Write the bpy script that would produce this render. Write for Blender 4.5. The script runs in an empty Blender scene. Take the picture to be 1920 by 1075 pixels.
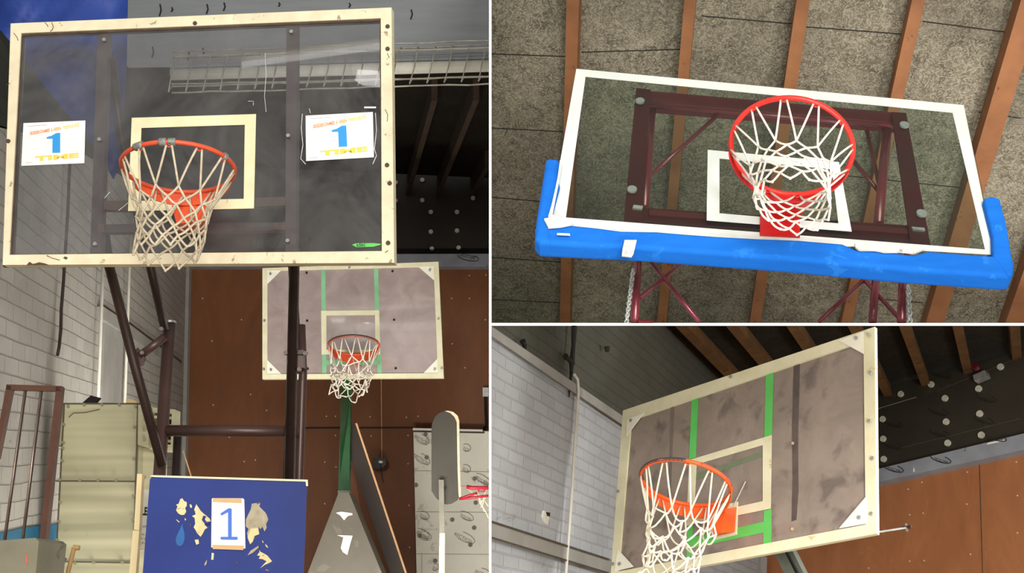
import bpy, bmesh, math, random
from mathutils import Vector, Matrix
random.seed(7)
C = bpy.context.scene.collection
SC = bpy.context.scene
# ------------------------------------------------------------------ camera
F = 2200.0; PITCH = math.radians(15.3); EYE = Vector((0, 0, 1.6))
RW = Matrix.Rotation(PITCH, 3, 'X')
cd = bpy.data.cameras.new('camera'); cam = bpy.data.objects.new('camera', cd); C.objects.link(cam)
cd.sensor_width = 36; cd.lens = F / 1920 * 36; cd.clip_end = 200
cam.location = EYE; cam.rotation_euler = (math.radians(90) + PITCH, 0, 0)
SC.camera = cam
# ------------------------------------------------------------------ light
w = bpy.data.worlds.new('hall'); SC.world = w; w.use_nodes = True
w.node_tree.nodes['Background'].inputs[0].default_value = (1.0, 0.97, 0.92, 1)
w.node_tree.nodes['Background'].inputs[1].default_value = 0.52
SC.view_settings.view_transform = 'Standard'; SC.view_settings.look = 'None'
SC.view_settings.exposure = 0.0; SC.view_settings.gamma = 1.0; SC.view_settings.use_curve_mapping = False
def area(name, loc, target, power, sx, sy, col=(1, .95, .87)):
    d = bpy.data.lights.new(name, 'AREA'); d.energy = power; d.shape = 'RECTANGLE'; d.size = sx; d.size_y = sy; d.color = col
    o = bpy.data.objects.new(name, d); C.objects.link(o); o.location = loc
    o.rotation_euler = (Vector(target) - Vector(loc)).to_track_quat('-Z', 'Y').to_euler(); return o
WARM = (1, .965, .91)
area('hall_light', (-0.8, -5.0, 4.6), (-1.5, 8, 3.2), 480, 2.2, 1.2, WARM)
area('hall_light', (1.8, -4.2, 2.6), (1.7, 8, 3.6), 760, 2.2, 1.4, WARM)
area('bay_fill', (-1.3, 8.0, 1.0), (-1.6, 15, 4.6), 230, 2.6, .5, WARM)  # unseen fill added low in the bay to brighten the end wall
area('bay_fill', (-1.7, 6.7, 1.1), (-4.3, 11, 3.6), 38, .8, .5, WARM)  # unseen fill added behind the pad to brighten the left brick wall
area('side_fill', (3.7, 4.6, 1.9), (3.6, 10, 2.9), 150, .8, .5, (1, .98, .95))  # unseen fill added to brighten the plywood of the lower right bay
area('side_fill', (1.7, 2.2, 1.25), (0.4, 7.5, 1.9), 85, .8, .3, (1, 1, 1))  # unseen fill added to brighten the brick of the lower right bay

# ------------------------------------------------------------------ geometry helpers
def V(*a): return Vector(a)
def ray(px, py): return RW @ Vector(((px - 960) / F, 1, -(py - 537.5) / F))
def at(px, py, d): return EYE + ray(px, py) * d          # d = distance along the lens axis
def c2w(v): return RW @ Vector(v)
class Pl:
    """a plane in the hall; n points away from the viewer"""
    def __init__(s, n, p): s.n = Vector(n).normalized(); s.p = Vector(p)
    def __call__(s, px, py, off=0.0):
        r = ray(px, py); return EYE + r * ((s.p - s.n * off - EYE).dot(s.n) / r.dot(s.n))
def hang(pl, px, py, z=0.0):
    """the point on the plane straight below (px,py), at height z"""
    a = pl(px, py); dn = Vector((0, 0, -1)); dn -= pl.n * dn.dot(pl.n); dn.normalize()
    return a + dn * ((a.z - z) / -dn.z)
OFF = {}
def thing(name, label, cat, loc, group=None):
    o = bpy.data.objects.new(name, None); C.objects.link(o); o.location = loc; OFF[o] = Vector(loc)
    o.empty_display_size = .1; tag(o, label, cat, group); return o
def tag(o, label=None, cat=None, group=None, kind=None):
    if label: o['label'] = label
    if cat: o['category'] = cat
    if group: o['group'] = group
    if kind: o['kind'] = kind
    return o
def mk(name, verts, faces, m, parent=None, uv=None, smooth=False):
    verts = [Vector(v) for v in verts]
    if parent is not None: off = OFF[parent]
    else:
        lo = [min(v[i] for v in verts) for i in range(3)]; hi = [max(v[i] for v in verts) for i in range(3)]
        off = Vector(((lo[0] + hi[0]) / 2, (lo[1] + hi[1]) / 2, lo[2]))
    me = bpy.data.meshes.new(name)
    me.from_pydata([v - off for v in verts], [], faces); me.update()
    if uv:                                        # uv = (origin, u, v) metric plane coordinates
        l = me.uv_layers.new(name='UVMap'); o0, u, vv = uv
        for lp in me.loops:
            p = verts[lp.vertex_index] - o0; l.data[lp.index].uv = (p.dot(u), p.dot(vv))
    if smooth:
        for p in me.polygons: p.use_smooth = True
    me.materials.append(m)
    bm = bmesh.new(); bm.from_mesh(me); bmesh.ops.recalc_face_normals(bm, faces=bm.faces); bm.to_mesh(me); bm.free()
    o = bpy.data.objects.new(name, me); C.objects.link(o); OFF[o] = off
    if parent is None: o.location = off
    else: o.parent = parent; OFF[o] = off
    return o
class G:
    """collects shapes for ONE mesh"""
    def __init__(s): s.v = []; s.f = []
    def add(s, v, f):
        n = len(s.v); s.v += [Vector(a) for a in v]; s.f += [tuple(n + i for i in q) for q in f]; return s
    def tube(s, pts, r, n=8, closed=False):
        pts = [Vector(p) for p in pts]; m = len(pts); rs = r if isinstance(r, (list, tuple)) else [r] * m
        base = len(s.v); up = None
        for i, p in enumerate(pts):
            if closed: t = pts[(i + 1) % m] - pts[i - 1]
            else: t = pts[min(i + 1, m - 1)] - pts[max(i - 1, 0)]
            t.normalize()
            if up is None: up = t.orthogonal().normalized()
            up = up - t * up.dot(t)
            if up.length < 1e-6: up = t.orthogonal()
            up.normalize(); b = t.cross(up)
            for k in range(n):
                a = 2 * math.pi * k / n; s.v.append(p + (up * math.cos(a) + b * math.sin(a)) * rs[i])
        for i in range(m if closed else m - 1):
            j = (i + 1) % m
            for k in range(n):
                k2 = (k + 1) % n; s.f.append((base + i * n + k, base + i * n + k2, base + j * n + k2, base + j * n + k))
        if not closed:
            s.f.append(tuple(base + k for k in reversed(range(n)))); s.f.append(tuple(base + (m - 1) * n + k for k in range(n)))
        return s
    def bar(s, a, b, w, h, up=(0, 0, 1)):
        a = Vector(a); b = Vector(b); t = (b - a).normalized(); x = t.cross(Vector(up))
        if x.length < 1e-4: x = t.orthogonal()
        x.normalize(); y = x.cross(t).normalized()
        v = [q + x * w / 2 * i + y * h / 2 * j for q in (a, b) for i, j in ((-1, -1), (1, -1), (1, 1), (-1, 1))]
        return s.add(v, [(0, 1, 2, 3), (7, 6, 5, 4), (0, 4, 5, 1), (1, 5, 6, 2), (2, 6, 7, 3), (3, 7, 4, 0)])
    def prism(s, front, n, t):
        """polygon (world points) pushed t along n"""
        k = len(front); fr = [Vector(p) for p in front]; n = Vector(n)
        return s.add(fr + [p + n * t for p in fr], [tuple(range(k)), tuple(reversed(range(k, 2 * k)))] +
                     [(i, (i + 1) % k, k + (i + 1) % k, k + i) for i in range(k)])
    def ring(s, outer, inner, n, t):
        k = len(outer); o = [Vector(p) for p in outer]; i_ = [Vector(p) for p in inner]; n = Vector(n)
        v = o + i_ + [p + n * t for p in o] + [p + n * t for p in i_]; f = []
        for a in range(k):
            b = (a + 1) % k
            f += [(a, b, k + b, k + a), (2 * k + b, 2 * k + a, 3 * k + a, 3 * k + b), (a, 2 * k + a, 2 * k + b, b), (k + b, 3 * k + b, 3 * k + a, k + a)]
        return s.add(v, f)
    def sphere(s, c, r, n=6):
        c = Vector(c); v = [c + Vector((0, 0, r))]; 
        for i in range(1, n):
            for k in range(n * 2):
                a = math.pi * i / n; b = math.pi * k / n
                v.append(c + Vector((math.sin(a) * math.cos(b), math.sin(a) * math.sin(b), math.cos(a))) * r)
        v.append(c - Vector((0, 0, r))); m = n * 2; f = []
        for k in range(m): f.append((0, 1 + k, 1 + (k + 1) % m))
        for i in range(n - 2):
            for k in range(m): f.append((1 + i * m + k, 1 + (i + 1) * m + k, 1 + (i + 1) * m + (k + 1) % m, 1 + i * m + (k + 1) % m))
        for k in range(m): f.append((len(v) - 1, 1 + (n - 2) * m + (k + 1) % m, 1 + (n - 2) * m + k))
        return s.add(v, f)
    def out(s, name, m, parent=None, uv=None, smooth=False): return mk(name, s.v, s.f, m, parent, uv, smooth)
def P(pl, pts, off=0.0): return [p if isinstance(p, Vector) else pl(p[0], p[1], off) for p in pts]
def uvof(pl, along=None):
    u = (pl(1000, 500) - pl(900, 500)) if along is None else Vector(along)
    u = (u - pl.n * u.dot(pl.n)).normalized(); v = u.cross(pl.n).normalized()
    if v.z < 0: v = -v
    return (pl.p, u, v)
def poly(name, pl, pts, m, parent=None, t=.01, off=0.0, along=None, push=None):
    return G().prism(P(pl, pts, off), push or pl.n, t).out(name, m, parent, uvof(pl, along))
def ringp(name, pl, outer, inner, m, parent=None, t=.02, off=0.0):
    return G().ring(P(pl, outer, off), P(pl, inner, off), pl.n, t).out(name, m, parent, uvof(pl))
def disc(g, c, n, r, t=.006, k=14):
    n = Vector(n).normalized(); x = n.orthogonal().normalized(); y = n.cross(x)
    g.prism([Vector(c) + x * math.cos(2 * math.pi * i / k) * r + y * math.sin(2 * math.pi * i / k) * r for i in range(k)], -n, t); return g
def dots(name, pl, pts, r, m, parent, t=.006, off=0.0):
    """repeats of one small round part, each an object of its own sharing mesh data"""
    first = None
    for p in pts:
        c = pl(p[0], p[1], off)
        if first is None:
            g = G(); disc(g, c, pl.n, r, t); first = g.out(name, m, parent); c0 = c
        else:
            o = first.copy(); C.objects.link(o); o.parent = parent; o.location = c - c0
def lettering(txt, p00, p10, p01, m, parent, name='lettering', off=0.0, nrm=None, bold=0.0):
    """flat letters filling the parallelogram p00 (lower left), p10 (lower right), p01 (upper left)"""
    cu = bpy.data.curves.new('t', 'FONT'); cu.body = txt; cu.size = 1; cu.offset = bold; cu.resolution_u = 3
    o = bpy.data.objects.new('t', cu); C.objects.link(o); dg = bpy.context.evaluated_depsgraph_get(); dg.update()
    me = bpy.data.meshes.new_from_object(o.evaluated_get(dg)); vs = [v.co.copy() for v in me.vertices]; fs = [tuple(p.vertices) for p in me.polygons]
    C.objects.unlink(o); bpy.data.objects.remove(o); bpy.data.meshes.remove(me)
    x0 = min(v.x for v in vs); x1 = max(v.x for v in vs); y0 = min(v.y for v in vs); y1 = max(v.y for v in vs)
    U = p10 - p00; W = p01 - p00; n = nrm or U.cross(W).normalized()
    if n.dot(p00 - EYE) > 0: n = -n
    vv = [p00 + U * ((v.x - x0) / (x1 - x0)) + W * ((v.y - y0) / max(y1 - y0, 1e-6)) + n * off for v in vs]
    return mk(name, vv, fs, m, parent)

# ------------------------------------------------------------------ materials
M = {}
def rgb(c):
    """0-255 display colour to linear"""
    def f(x):
        x /= 255.0; return x / 12.92 if x <= .04045 else ((x + .055) / 1.055) ** 2.4
    return (f(c[0]), f(c[1]), f(c[2]), 1)
class N:
    def __init__(s, name):
        s.m = bpy.data.materials.new(name); s.m.use_nodes = True; s.t = s.m.node_tree; s.b = s.t.nodes['Principled BSDF']; s.out = s.t.nodes['Material Output']
        M[name] = s.m; s.tc = s.t.nodes.new('ShaderNodeTexCoord')
    def n(s, ty, **k):
        x = s.t.nodes.new(ty)
        for a, b in k.items():
            if hasattr(x, a) and a not in x.inputs: setattr(x, a, b)
            else: x.inputs[a].default_value = b
        return x
    def l(s, a, b): s.t.links.new(a, b)
    def noise(s, scale, detail=4, rough=.6, dist=0.0, vec='Object', stretch=None):
        x = s.t.nodes.new('ShaderNodeTexNoise'); x.inputs['Scale'].default_value = scale; x.inputs['Detail'].default_value = detail
        x.inputs['Roughness'].default_value = rough; x.inputs['Distortion'].default_value = dist
        v = s.tc.outputs[vec] if isinstance(vec, str) else vec
        if stretch:
            mp = s.t.nodes.new('ShaderNodeMapping'); mp.inputs['Scale'].default_value = stretch; s.l(v, mp.inputs[0]); v = mp.outputs[0]
        s.l(v, x.inputs['Vector']); return x.outputs[0]
    def ramp(s, f, stops, interp='LINEAR'):
        r = s.t.nodes.new('ShaderNodeValToRGB'); r.color_ramp.interpolation = interp; e = r.color_ramp.elements
        while len(e) < len(stops): e.new(0.5)
        for q, (p, c) in zip(e, stops): q.position = p; q.color = c if len(c) == 4 else (*c, 1)
        s.l(f, r.inputs[0]); return r.outputs[0]
    def mix(s, f, a, b, mode='MIX'):
        x = s.t.nodes.new('ShaderNodeMix'); x.data_type = 'RGBA'; x.blend_type = mode
        for v, i in ((f, 0), (a, 6), (b, 7)):
            if isinstance(v, (float, int)): x.inputs[i].default_value = v
            elif isinstance(v, tuple): x.inputs[i].default_value = v
            else: s.l(v, x.inputs[i])
        return x.outputs[2]
    def bump(s, h, st=.3, d=.01):
        x = s.t.nodes.new('ShaderNodeBump'); x.inputs['Strength'].default_value = st; x.inputs['Distance'].default_value = d
        s.l(h, x.inputs['Height']); s.l(x.outputs[0], s.b.inputs['Normal'])
    def col(s, c): s.l(c, s.b.inputs['Base Color'])
    def set(s, rough=.6, metal=0.0, spec=.5):
        s.b.inputs['Roughness'].default_value = rough; s.b.inputs['Metallic'].default_value = metal; s.b.inputs['Specular IOR Level'].default_value = spec; return s.m
B0 = (0, 0, 0, 1); W1 = (1, 1, 1, 1)
def paint(name, c, c2=None, scale=6, rough=.6, metal=0.0, wear=None, wt=.62, ws=9, bump=.1, spec=.4, vec='Object', stretch=None, wd=5):
    s = N(name); c2 = c2 or tuple(x * .82 for x in c)
    f = s.noise(scale, vec=vec, stretch=stretch); k = s.mix(s.ramp(f, [(.3, B0), (.7, W1)]), rgb(c2), rgb(c))
    if wear:
        f2 = s.noise(ws, wd, .65, .6, vec=vec); k = s.mix(s.ramp(f2, [(wt, B0), (wt + .03, W1)]), k, rgb(wear))
    s.col(k); s.bump(s.noise(scale * 8, 3, vec=vec), bump, .003); return s.set(rough, metal, spec)
def brick(name, c, dark, mort, bw, rh, bumpst=.6, stain=(96, 92, 84)):
    s = N(name); uv = s.tc.outputs['UV']
    nz = s.t.nodes.new('ShaderNodeTexNoise'); nz.inputs['Scale'].default_value = 2.2; nz.inputs['Detail'].default_value = 3; s.l(uv, nz.inputs['Vector'])
    ma = s.t.nodes.new('ShaderNodeVectorMath'); ma.operation = 'MULTIPLY_ADD'; ma.inputs[1].default_value = (.035, .02, 0); s.l(nz.outputs[1], ma.inputs[0]); s.l(uv, ma.inputs[2])
    b = s.t.nodes.new('ShaderNodeTexBrick'); b.inputs['Scale'].default_value = 1; b.inputs['Brick Width'].default_value = bw; b.inputs['Row Height'].default_value = rh
    b.inputs['Mortar Size'].default_value = .006; b.inputs['Mortar Smooth'].default_value = .6
    b.inputs['Color1'].default_value = rgb(c); b.inputs['Color2'].default_value = rgb(tuple(x * .93 for x in c)); b.inputs['Mortar'].default_value = rgb(mort); s.l(ma.outputs[0], b.inputs['Vector'])
    f = s.noise(1.1, 5, .65, .3, uv); k = s.mix(s.ramp(f, [(.35, B0), (.72, (.75, .75, .75, 1))]), b.outputs[0], rgb(dark))
    f2 = s.noise(3.5, 8, .75, 1.0, uv); k = s.mix(s.ramp(f2, [(.62, B0), (.72, (.7, .7, .7, 1))]), k, rgb(stain))
    # only some joints show, the rest are filled with paint
    s.col(k)
    h = s.mix(.35, s.ramp(b.outputs[1], [(0, W1), (1, B0)]), s.noise(16, 5, .6, .5, uv)); s.bump(h, bumpst, .012); return s.set(.75, 0, .3)
def fixmort(): pass
brick('white_brick', (172, 170, 162), (150, 146, 138), (138, 134, 126), .30, .10, .8)
brick('grey_brick', (172, 175, 178), (156, 158, 159), (162, 164, 166), .22, .072, .7)
brick('dark_wall', (50, 52, 44), (38, 40, 34), (36, 36, 30), .30, .10, .4, (28, 28, 24))
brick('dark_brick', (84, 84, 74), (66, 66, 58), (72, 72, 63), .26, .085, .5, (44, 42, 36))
paint('beam_grey', (124, 128, 130), (112, 116, 117), 2.5, .7, wear=(92, 92, 88), wt=.7, ws=5, vec='UV', stretch=(.6, 5, 1))
paint('plaster_grey', (150, 148, 142), (132, 130, 124), 3, .8, wear=(104, 100, 92), wt=.66, ws=6)
# ceiling boards of pressed wood wool
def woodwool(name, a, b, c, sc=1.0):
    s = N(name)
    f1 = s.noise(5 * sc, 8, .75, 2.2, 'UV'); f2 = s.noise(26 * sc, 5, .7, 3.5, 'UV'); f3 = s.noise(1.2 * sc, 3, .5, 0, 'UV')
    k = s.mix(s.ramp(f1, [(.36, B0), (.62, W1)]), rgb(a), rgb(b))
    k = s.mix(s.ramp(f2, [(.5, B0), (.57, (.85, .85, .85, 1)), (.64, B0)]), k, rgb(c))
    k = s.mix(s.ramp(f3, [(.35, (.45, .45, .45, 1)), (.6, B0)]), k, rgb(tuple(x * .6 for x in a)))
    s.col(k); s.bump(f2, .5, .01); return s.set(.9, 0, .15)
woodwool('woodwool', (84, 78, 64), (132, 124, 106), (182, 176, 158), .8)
woodwool('woodwool_shaded', (30, 27, 21), (46, 42, 34), (66, 62, 52))  # bay three ceiling: same boards, with shade put into the colour
woodwool('woodwool_shadow', (20, 17, 12), (32, 28, 20), (44, 38, 28))  # bay one ceiling: unlit boards, the gloom is put into the colour
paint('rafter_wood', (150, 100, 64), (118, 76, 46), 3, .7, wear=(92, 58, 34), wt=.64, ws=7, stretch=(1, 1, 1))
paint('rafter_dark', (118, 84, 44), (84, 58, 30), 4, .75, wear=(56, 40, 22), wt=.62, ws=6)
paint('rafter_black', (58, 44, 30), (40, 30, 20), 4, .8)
def ply(name, a, b, c):
    s = N(name)
    f = s.noise(1.6, 8, .65, 1.3, 'UV', (1.8, .55, 1)); k = s.mix(s.ramp(f, [(.35, B0), (.7, W1)]), rgb(a), rgb(b))
    f2 = s.noise(3.2, 6, .7, 2.2, 'UV', (1.3, .7, 1)); k = s.mix(s.ramp(f2, [(.6, B0), (.74, (.5, .5, .5, 1))]), k, rgb(c))
    s.col(k); s.bump(s.noise(30, 3, .5, 0, 'UV'), .06, .003); return s.set(.55, 0, .35)
ply('plywood_brown', (104, 62, 34), (118, 72, 40), (134, 88, 54))
ply('plywood_orange', (142, 90, 56), (160, 104, 66), (182, 130, 92))
ply('plywood_red', (112, 68, 46), (126, 80, 56), (132, 92, 66))
paint('insulation_black', (52, 47, 37), (44, 39, 30), 3, .6, wear=(60, 55, 45), wt=.62, ws=2.5, bump=.15)
paint('insulation_black2', (44, 40, 32), (36, 32, 25), 3, .6, bump=.15)
paint('sill_grey', (146, 150, 157), (124, 127, 132), 3, .6, wear=(70, 72, 74), wt=.66, ws=5)
paint('disc_white', (196, 194, 178), (176, 172, 156), 40, .6)
paint('ink_black', (34, 30, 24), (28, 26, 22), 8, .8)
paint('ink_grey', (140, 134, 124), (120, 114, 104), 8, .8)
paint('cream_frame', (226, 216, 180), (212, 200, 160), 9, .55, wear=(176, 158, 118), wt=.67, ws=16)
paint('cream_worn', (224, 214, 184), (204, 194, 164), 9, .6, wear=(150, 138, 112), wt=.63, ws=14)
paint('cream_board', (226, 222, 192), (210, 206, 170), 7, .55, wear=(196, 178, 130), wt=.68, ws=9)
paint('board_white', (238, 236, 220), (228, 226, 208), 9, .5)
paint('gasket_dark', (84, 68, 54), (60, 48, 38), 18, .7)
paint('metal_brown', (76, 54, 48), (62, 43, 38), 5, .42, .25, wear=(64, 42, 36), wt=.66, ws=12, spec=.5)
paint('metal_brown_dark', (52, 37, 32), (41, 28, 24), 5, .42, .25, spec=.5)
paint('bar_greybrown', (112, 98, 96), (96, 82, 80), 6, .5, .2)
paint('bar_rust', (120, 96, 80), (98, 80, 70), 14, .7)
paint('goal_brown', (92, 60, 46), (78, 50, 38), 6, .45, .2)
paint('rod_steel', (150, 136, 126), (116, 96, 86), 12, .35, .6)
paint('orange_rim', (206, 82, 50), (188, 68, 42), 8, .45, wear=(104, 66, 52), wt=.66, ws=38)
paint('orange_flat', (216, 84, 46), (204, 74, 38), 6, .45)
paint('orange_bright', (238, 98, 36), (230, 88, 30), 6, .45)
paint('rim_black', (74, 60, 56), (56, 46, 44), 14, .5, wear=(196, 84, 50), wt=.66, ws=22)
paint('red_rim', (222, 52, 40), (204, 40, 32), 6, .4)
paint('red_metal', (196, 36, 34), (170, 28, 28), 6, .4)
paint('red_dark', (160, 24, 44), (136, 18, 34), 6, .4)
paint('maroon', (104, 26, 32), (88, 20, 26), 5, .32, .1, spec=.6)
paint('maroon_flat', (78, 12, 18), (66, 8, 14), 5, .5)
paint('maroon_pipe', (128, 44, 54), (110, 34, 44), 5, .3, .2, spec=.7)
paint('green_post', (26, 84, 38), (18, 66, 28), 5, .4)
paint('green_tape', (98, 196, 98), (84, 180, 84), 6, .5)
paint('green_tape_pale', (134, 192, 146), (118, 176, 130), 6, .5)
paint('ghost_green', (112, 128, 96), (104, 116, 92), 8, .6)
paint('batten_tone', (76, 67, 65), (98, 87, 81), 10, .6)
paint('batten_tone_soft', (108, 98, 90), (120, 108, 99), 10, .6)
paint('foam_blue', (24, 106, 200), (18, 96, 186), 5, .8, wear=(34, 116, 206), wt=.6, ws=8, stretch=(1, 6, 1), spec=.15)
paint('glass_paint', (208, 213, 206), (197, 203, 196), 5, .4)
paint('torn_white', (226, 224, 212), (196, 192, 176), 22, .7, wear=(150, 146, 134), wt=.62, ws=30)
paint('duct_tape', (136, 136, 132), (92, 92, 90), 45, .4, wear=(60, 60, 60), wt=.6, ws=60)
paint('cord', (196, 185, 162), (166, 154, 130), 40, .9, bump=.5)
paint('cord_white', (226, 218, 204), (204, 194, 178), 40, .9, bump=.5)
paint('cord_cream', (234, 228, 208), (214, 206, 184), 40, .9, bump=.5)
paint('paper', (238, 234, 228), (230, 226, 220), 10, .7)
paint('paper_blue', (48, 150, 218), (44, 142, 210), 8, .6)
paint('digit_blue', (66, 110, 196), (60, 102, 188), 8, .6)
paint('print_orange', (238, 142, 94), (234, 128, 76), 12, .6)
paint('print_yellow', (240, 204, 92), (232, 192, 70), 12, .6)
paint('print_amber', (242, 172, 84), (238, 160, 72), 12, .6)
paint('kraft_tape', (196, 164, 118), (184, 150, 102), 10, .6)
paint('tape_clear', (214, 216, 214), (170, 172, 170), 30, .25)
paint('pad_blue', (34, 52, 120), (28, 44, 106), 2.2, .55, wear=(56, 60, 82), wt=.66, ws=4, spec=.25)
paint('pad_dirt', (70, 72, 84), (56, 60, 78), 9, .7)
paint('pad_drop', (26, 88, 150), (20, 74, 132), 6, .5)
paint('pad_core', (220, 198, 150), (204, 180, 130), 14, .8, wear=(150, 136, 110), wt=.64, ws=22)
paint('pad_core_grey', (178, 168, 142), (140, 132, 110), 14, .8, wear=(84, 82, 78), wt=.58, ws=20)
def cabinet_mat():
    s = N('cabinet_beige'); f = s.noise(1.2, 2, .4, 0, 'Object', (.3, .3, 7)); k = s.mix(s.ramp(f, [(.42, B0), (.6, W1)]), rgb((140, 136, 108)), rgb((170, 165, 135)))
    k = s.mix(s.ramp(s.noise(14, 5), [(.66, B0), (.7, (.4, .4, .4, 1))]), k, rgb((130, 122, 96))); s.col(k); s.set(.45, 0, .4)
cabinet_mat()
paint('seam_dark', (78, 72, 56), (66, 60, 46), 12, .6)
paint('rivet', (140, 132, 104), (120, 112, 88), 20, .5, .3)
paint('black_metal', (34, 32, 30), (26, 24, 22), 8, .45, .3)
paint('black_plastic', (20, 19, 18), (14, 13, 12), 8, .3, 0, spec=.6)
paint('dado_blue', (28, 96, 126), (24, 84, 112), 3, .6, vec='UV', stretch=(1, 1, 1))
paint('concrete_slab', (128, 124, 104), (112, 108, 90), 4, .7, wear=(96, 94, 80), wt=.64, ws=8)
paint('red_mark', (190, 92, 70), (176, 100, 80), 20, .8)
paint('beech', (224, 206, 160), (212, 192, 144), 4, .6, stretch=(1, 1, .3))
paint('handle_wood', (186, 150, 96), (168, 130, 78), 8, .5)
paint('poster', (206, 204, 188), (188, 186, 168), 5, .7)
paint('sheet_grey', (86, 79, 64), (70, 63, 49), 1.8, .5, wear=(94, 87, 70), wt=.6, ws=3, spec=.5)
paint('plank_dark', (48, 34, 24), (38, 26, 18), 2, .6)
paint('plank_edge', (222, 176, 130), (206, 156, 108), 12, .6)
paint('foil_board', (228, 225, 210), (216, 213, 197), 2.5, .45, wear=(196, 192, 176), wt=.6, ws=4)
paint('seam_pale', (176, 172, 156), (160, 156, 140), 8, .6)
paint('board_dark', (56, 52, 44), (48, 44, 37), 3, .6)
paint('edge_pale', (206, 184, 152), (186, 156, 124), 16, .7)
paint('pole_grey', (118, 114, 102), (98, 94, 84), 6, .4, .4)
paint('pole_cream', (180, 168, 140), (168, 156, 128), 6, .6)
paint('galvanised', (186, 188, 184), (150, 152, 150), 20, .35, .6)
paint('chain_steel', (216, 218, 212), (180, 182, 178), 20, .3, .4)
paint('pipe_white', (196, 194, 182), (180, 178, 166), 6, .5)
paint('tray_wire', (150, 146, 132), (110, 104, 92), 12, .5, .3)
paint('cable_dark', (52, 42, 36), (40, 32, 28), 8, .6)
paint('grey_green_metal', (118, 124, 112), (98, 104, 94), 6, .5, .2)
paint('divider_white', (250, 250, 248), (248, 248, 246), 3, .8)
paint('floor_wood', (150, 120, 84), (130, 100, 66), 2, .4)
paint('wall_grey', (140, 138, 130), (128, 126, 118), 2, .8)
def tarp():
    s = N('tarp_blue'); f = s.noise(2.2, 4, .55, .4); s.col(s.mix(s.ramp(f, [(.3, B0), (.7, W1)]), rgb((26, 46, 112)), rgb((42, 68, 142))))
    s.bump(s.noise(5, 3), .12, .02); s.set(.6, 0, .3)
tarp()
def glass(name, tint, haze, hz0, hz1, refl=.0, rough=.02, blotch=None, cover=1.0, sc=4.0, ior=1.45, film=0.0, filmrough=.25, bs=None, bt=.6):
    """clear sheet: tinted see-through body, Fresnel gloss and a dirt film that scatters light"""
    s = N(name); t = s.t; t.nodes.remove(s.b)
    tr = s.n('ShaderNodeBsdfTransparent'); tr.inputs[0].default_value = rgb(tint)
    gl = s.n('ShaderNodeBsdfGlossy'); gl.inputs['Roughness'].default_value = rough
    df = s.n('ShaderNodeBsdfDiffuse'); k = s.mix(s.ramp(s.noise(sc * 1.7, 5, .6, .8), [(.35, B0), (.65, W1)]), rgb(haze), rgb(tuple(min(255, x * 1.12) for x in haze)))
    if blotch: k = s.mix(s.ramp(s.noise(bs or sc * 1.1, 3, .5, .3), [(bt, B0), (bt + .14, (.55, .55, .55, 1))]), k, rgb(blotch))
    s.l(k, df.inputs[0])
    f = s.ramp(s.noise(sc, 8, .72, .9), [(.3, (hz0,) * 3 + (1,)), (.72, (hz1,) * 3 + (1,))])
    m1 = s.n('ShaderNodeMixShader'); s.l(f, m1.inputs[0]); s.l(tr.outputs[0], m1.inputs[1]); s.l(df.outputs[0], m1.inputs[2])
    ge = s.n('ShaderNodeNewGeometry'); inv = s.n('ShaderNodeMath', operation='SUBTRACT'); inv.inputs[0].default_value = 1; s.l(ge.outputs['Backfacing'], inv.inputs[1])
    fr = s.n('ShaderNodeFresnel', IOR=ior); mu = s.n('ShaderNodeMath', operation='MULTIPLY'); s.l(fr.outputs[0], mu.inputs[0]); s.l(inv.outputs[0], mu.inputs[1])
    m2 = s.n('ShaderNodeMixShader'); s.l(mu.outputs[0], m2.inputs[0]); s.l(m1.outputs[0], m2.inputs[1]); s.l(gl.outputs[0], m2.inputs[2])
    last = m2
    if film:
        g2 = s.n('ShaderNodeBsdfGlossy'); g2.inputs['Roughness'].default_value = filmrough; m3 = s.n('ShaderNodeMixShader'); m3.inputs[0].default_value = film
        s.l(m2.outputs[0], m3.inputs[1]); s.l(g2.outputs[0], m3.inputs[2]); last = m3
    s.l(last.outputs[0], s.out.inputs[0]); return s.m
glass('glass_scuffed', (236, 237, 240), (118, 117, 115), .03, .30, sc=2.2)
glass('glass_clean', (230, 238, 232), (90, 96, 90), .01, .04, sc=3.0, ior=1.3)
glass('plexi_dull', (170, 160, 150), (150, 137, 126), .70, .80, blotch=(84, 75, 76), sc=2.6, bs=6.5, bt=.55)
glass('plexi_far', (190, 180, 178), (172, 156, 152), .74, .84, sc=2.6, film=.16, filmrough=.12)

glass('smudge', (150, 140, 138), (66, 58, 60), .35, .75, sc=9)
def lamp_mat(nm, e):
    s = N(nm); s.b.inputs['Emission Color'].default_value = (1, .97, .95, 1); s.b.inputs['Emission Strength'].default_value = e
lamp_mat('lamp_glow', 14); lamp_mat('tube_glow', 6)
# ------------------------------------------------------------------ hall shell shared by the bays
def structure(o): o['kind'] = 'structure'; return o
structure(G().prism([V(-9, -6, -.1), V(9, -6, -.1), V(9, 22, -.1), V(-9, 22, -.1)], (0, 0, 1), .1).out('floor', M['floor_wood']))
# white dividing walls between the three bays
vx = lambda d, py: at(919, py, d)
g = G(); X = Vector((1, 0, 0)); a = .0036
q = [at(919, -120, 4.0), at(919, 1300, 4.0), at(919, 1300, 18), at(919, -120, 18)]
nn = (q[1] - q[0]).cross(q[3] - q[0]).normalized()
structure(G().prism([p - nn * a for p in q], nn, 2 * a).out('wall_divider', M['divider_white']))
q = [at(921, 608.5, 4.0), at(2060, 608.5, 4.0), at(2060, 608.5, 14), at(921, 608.5, 14)]
nn = (q[1] - q[0]).cross(q[3] - q[0]).normalized()
structure(G().prism([p - nn * a for p in q], nn, 2 * a).out('trim_divider', M['divider_white']))

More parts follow.
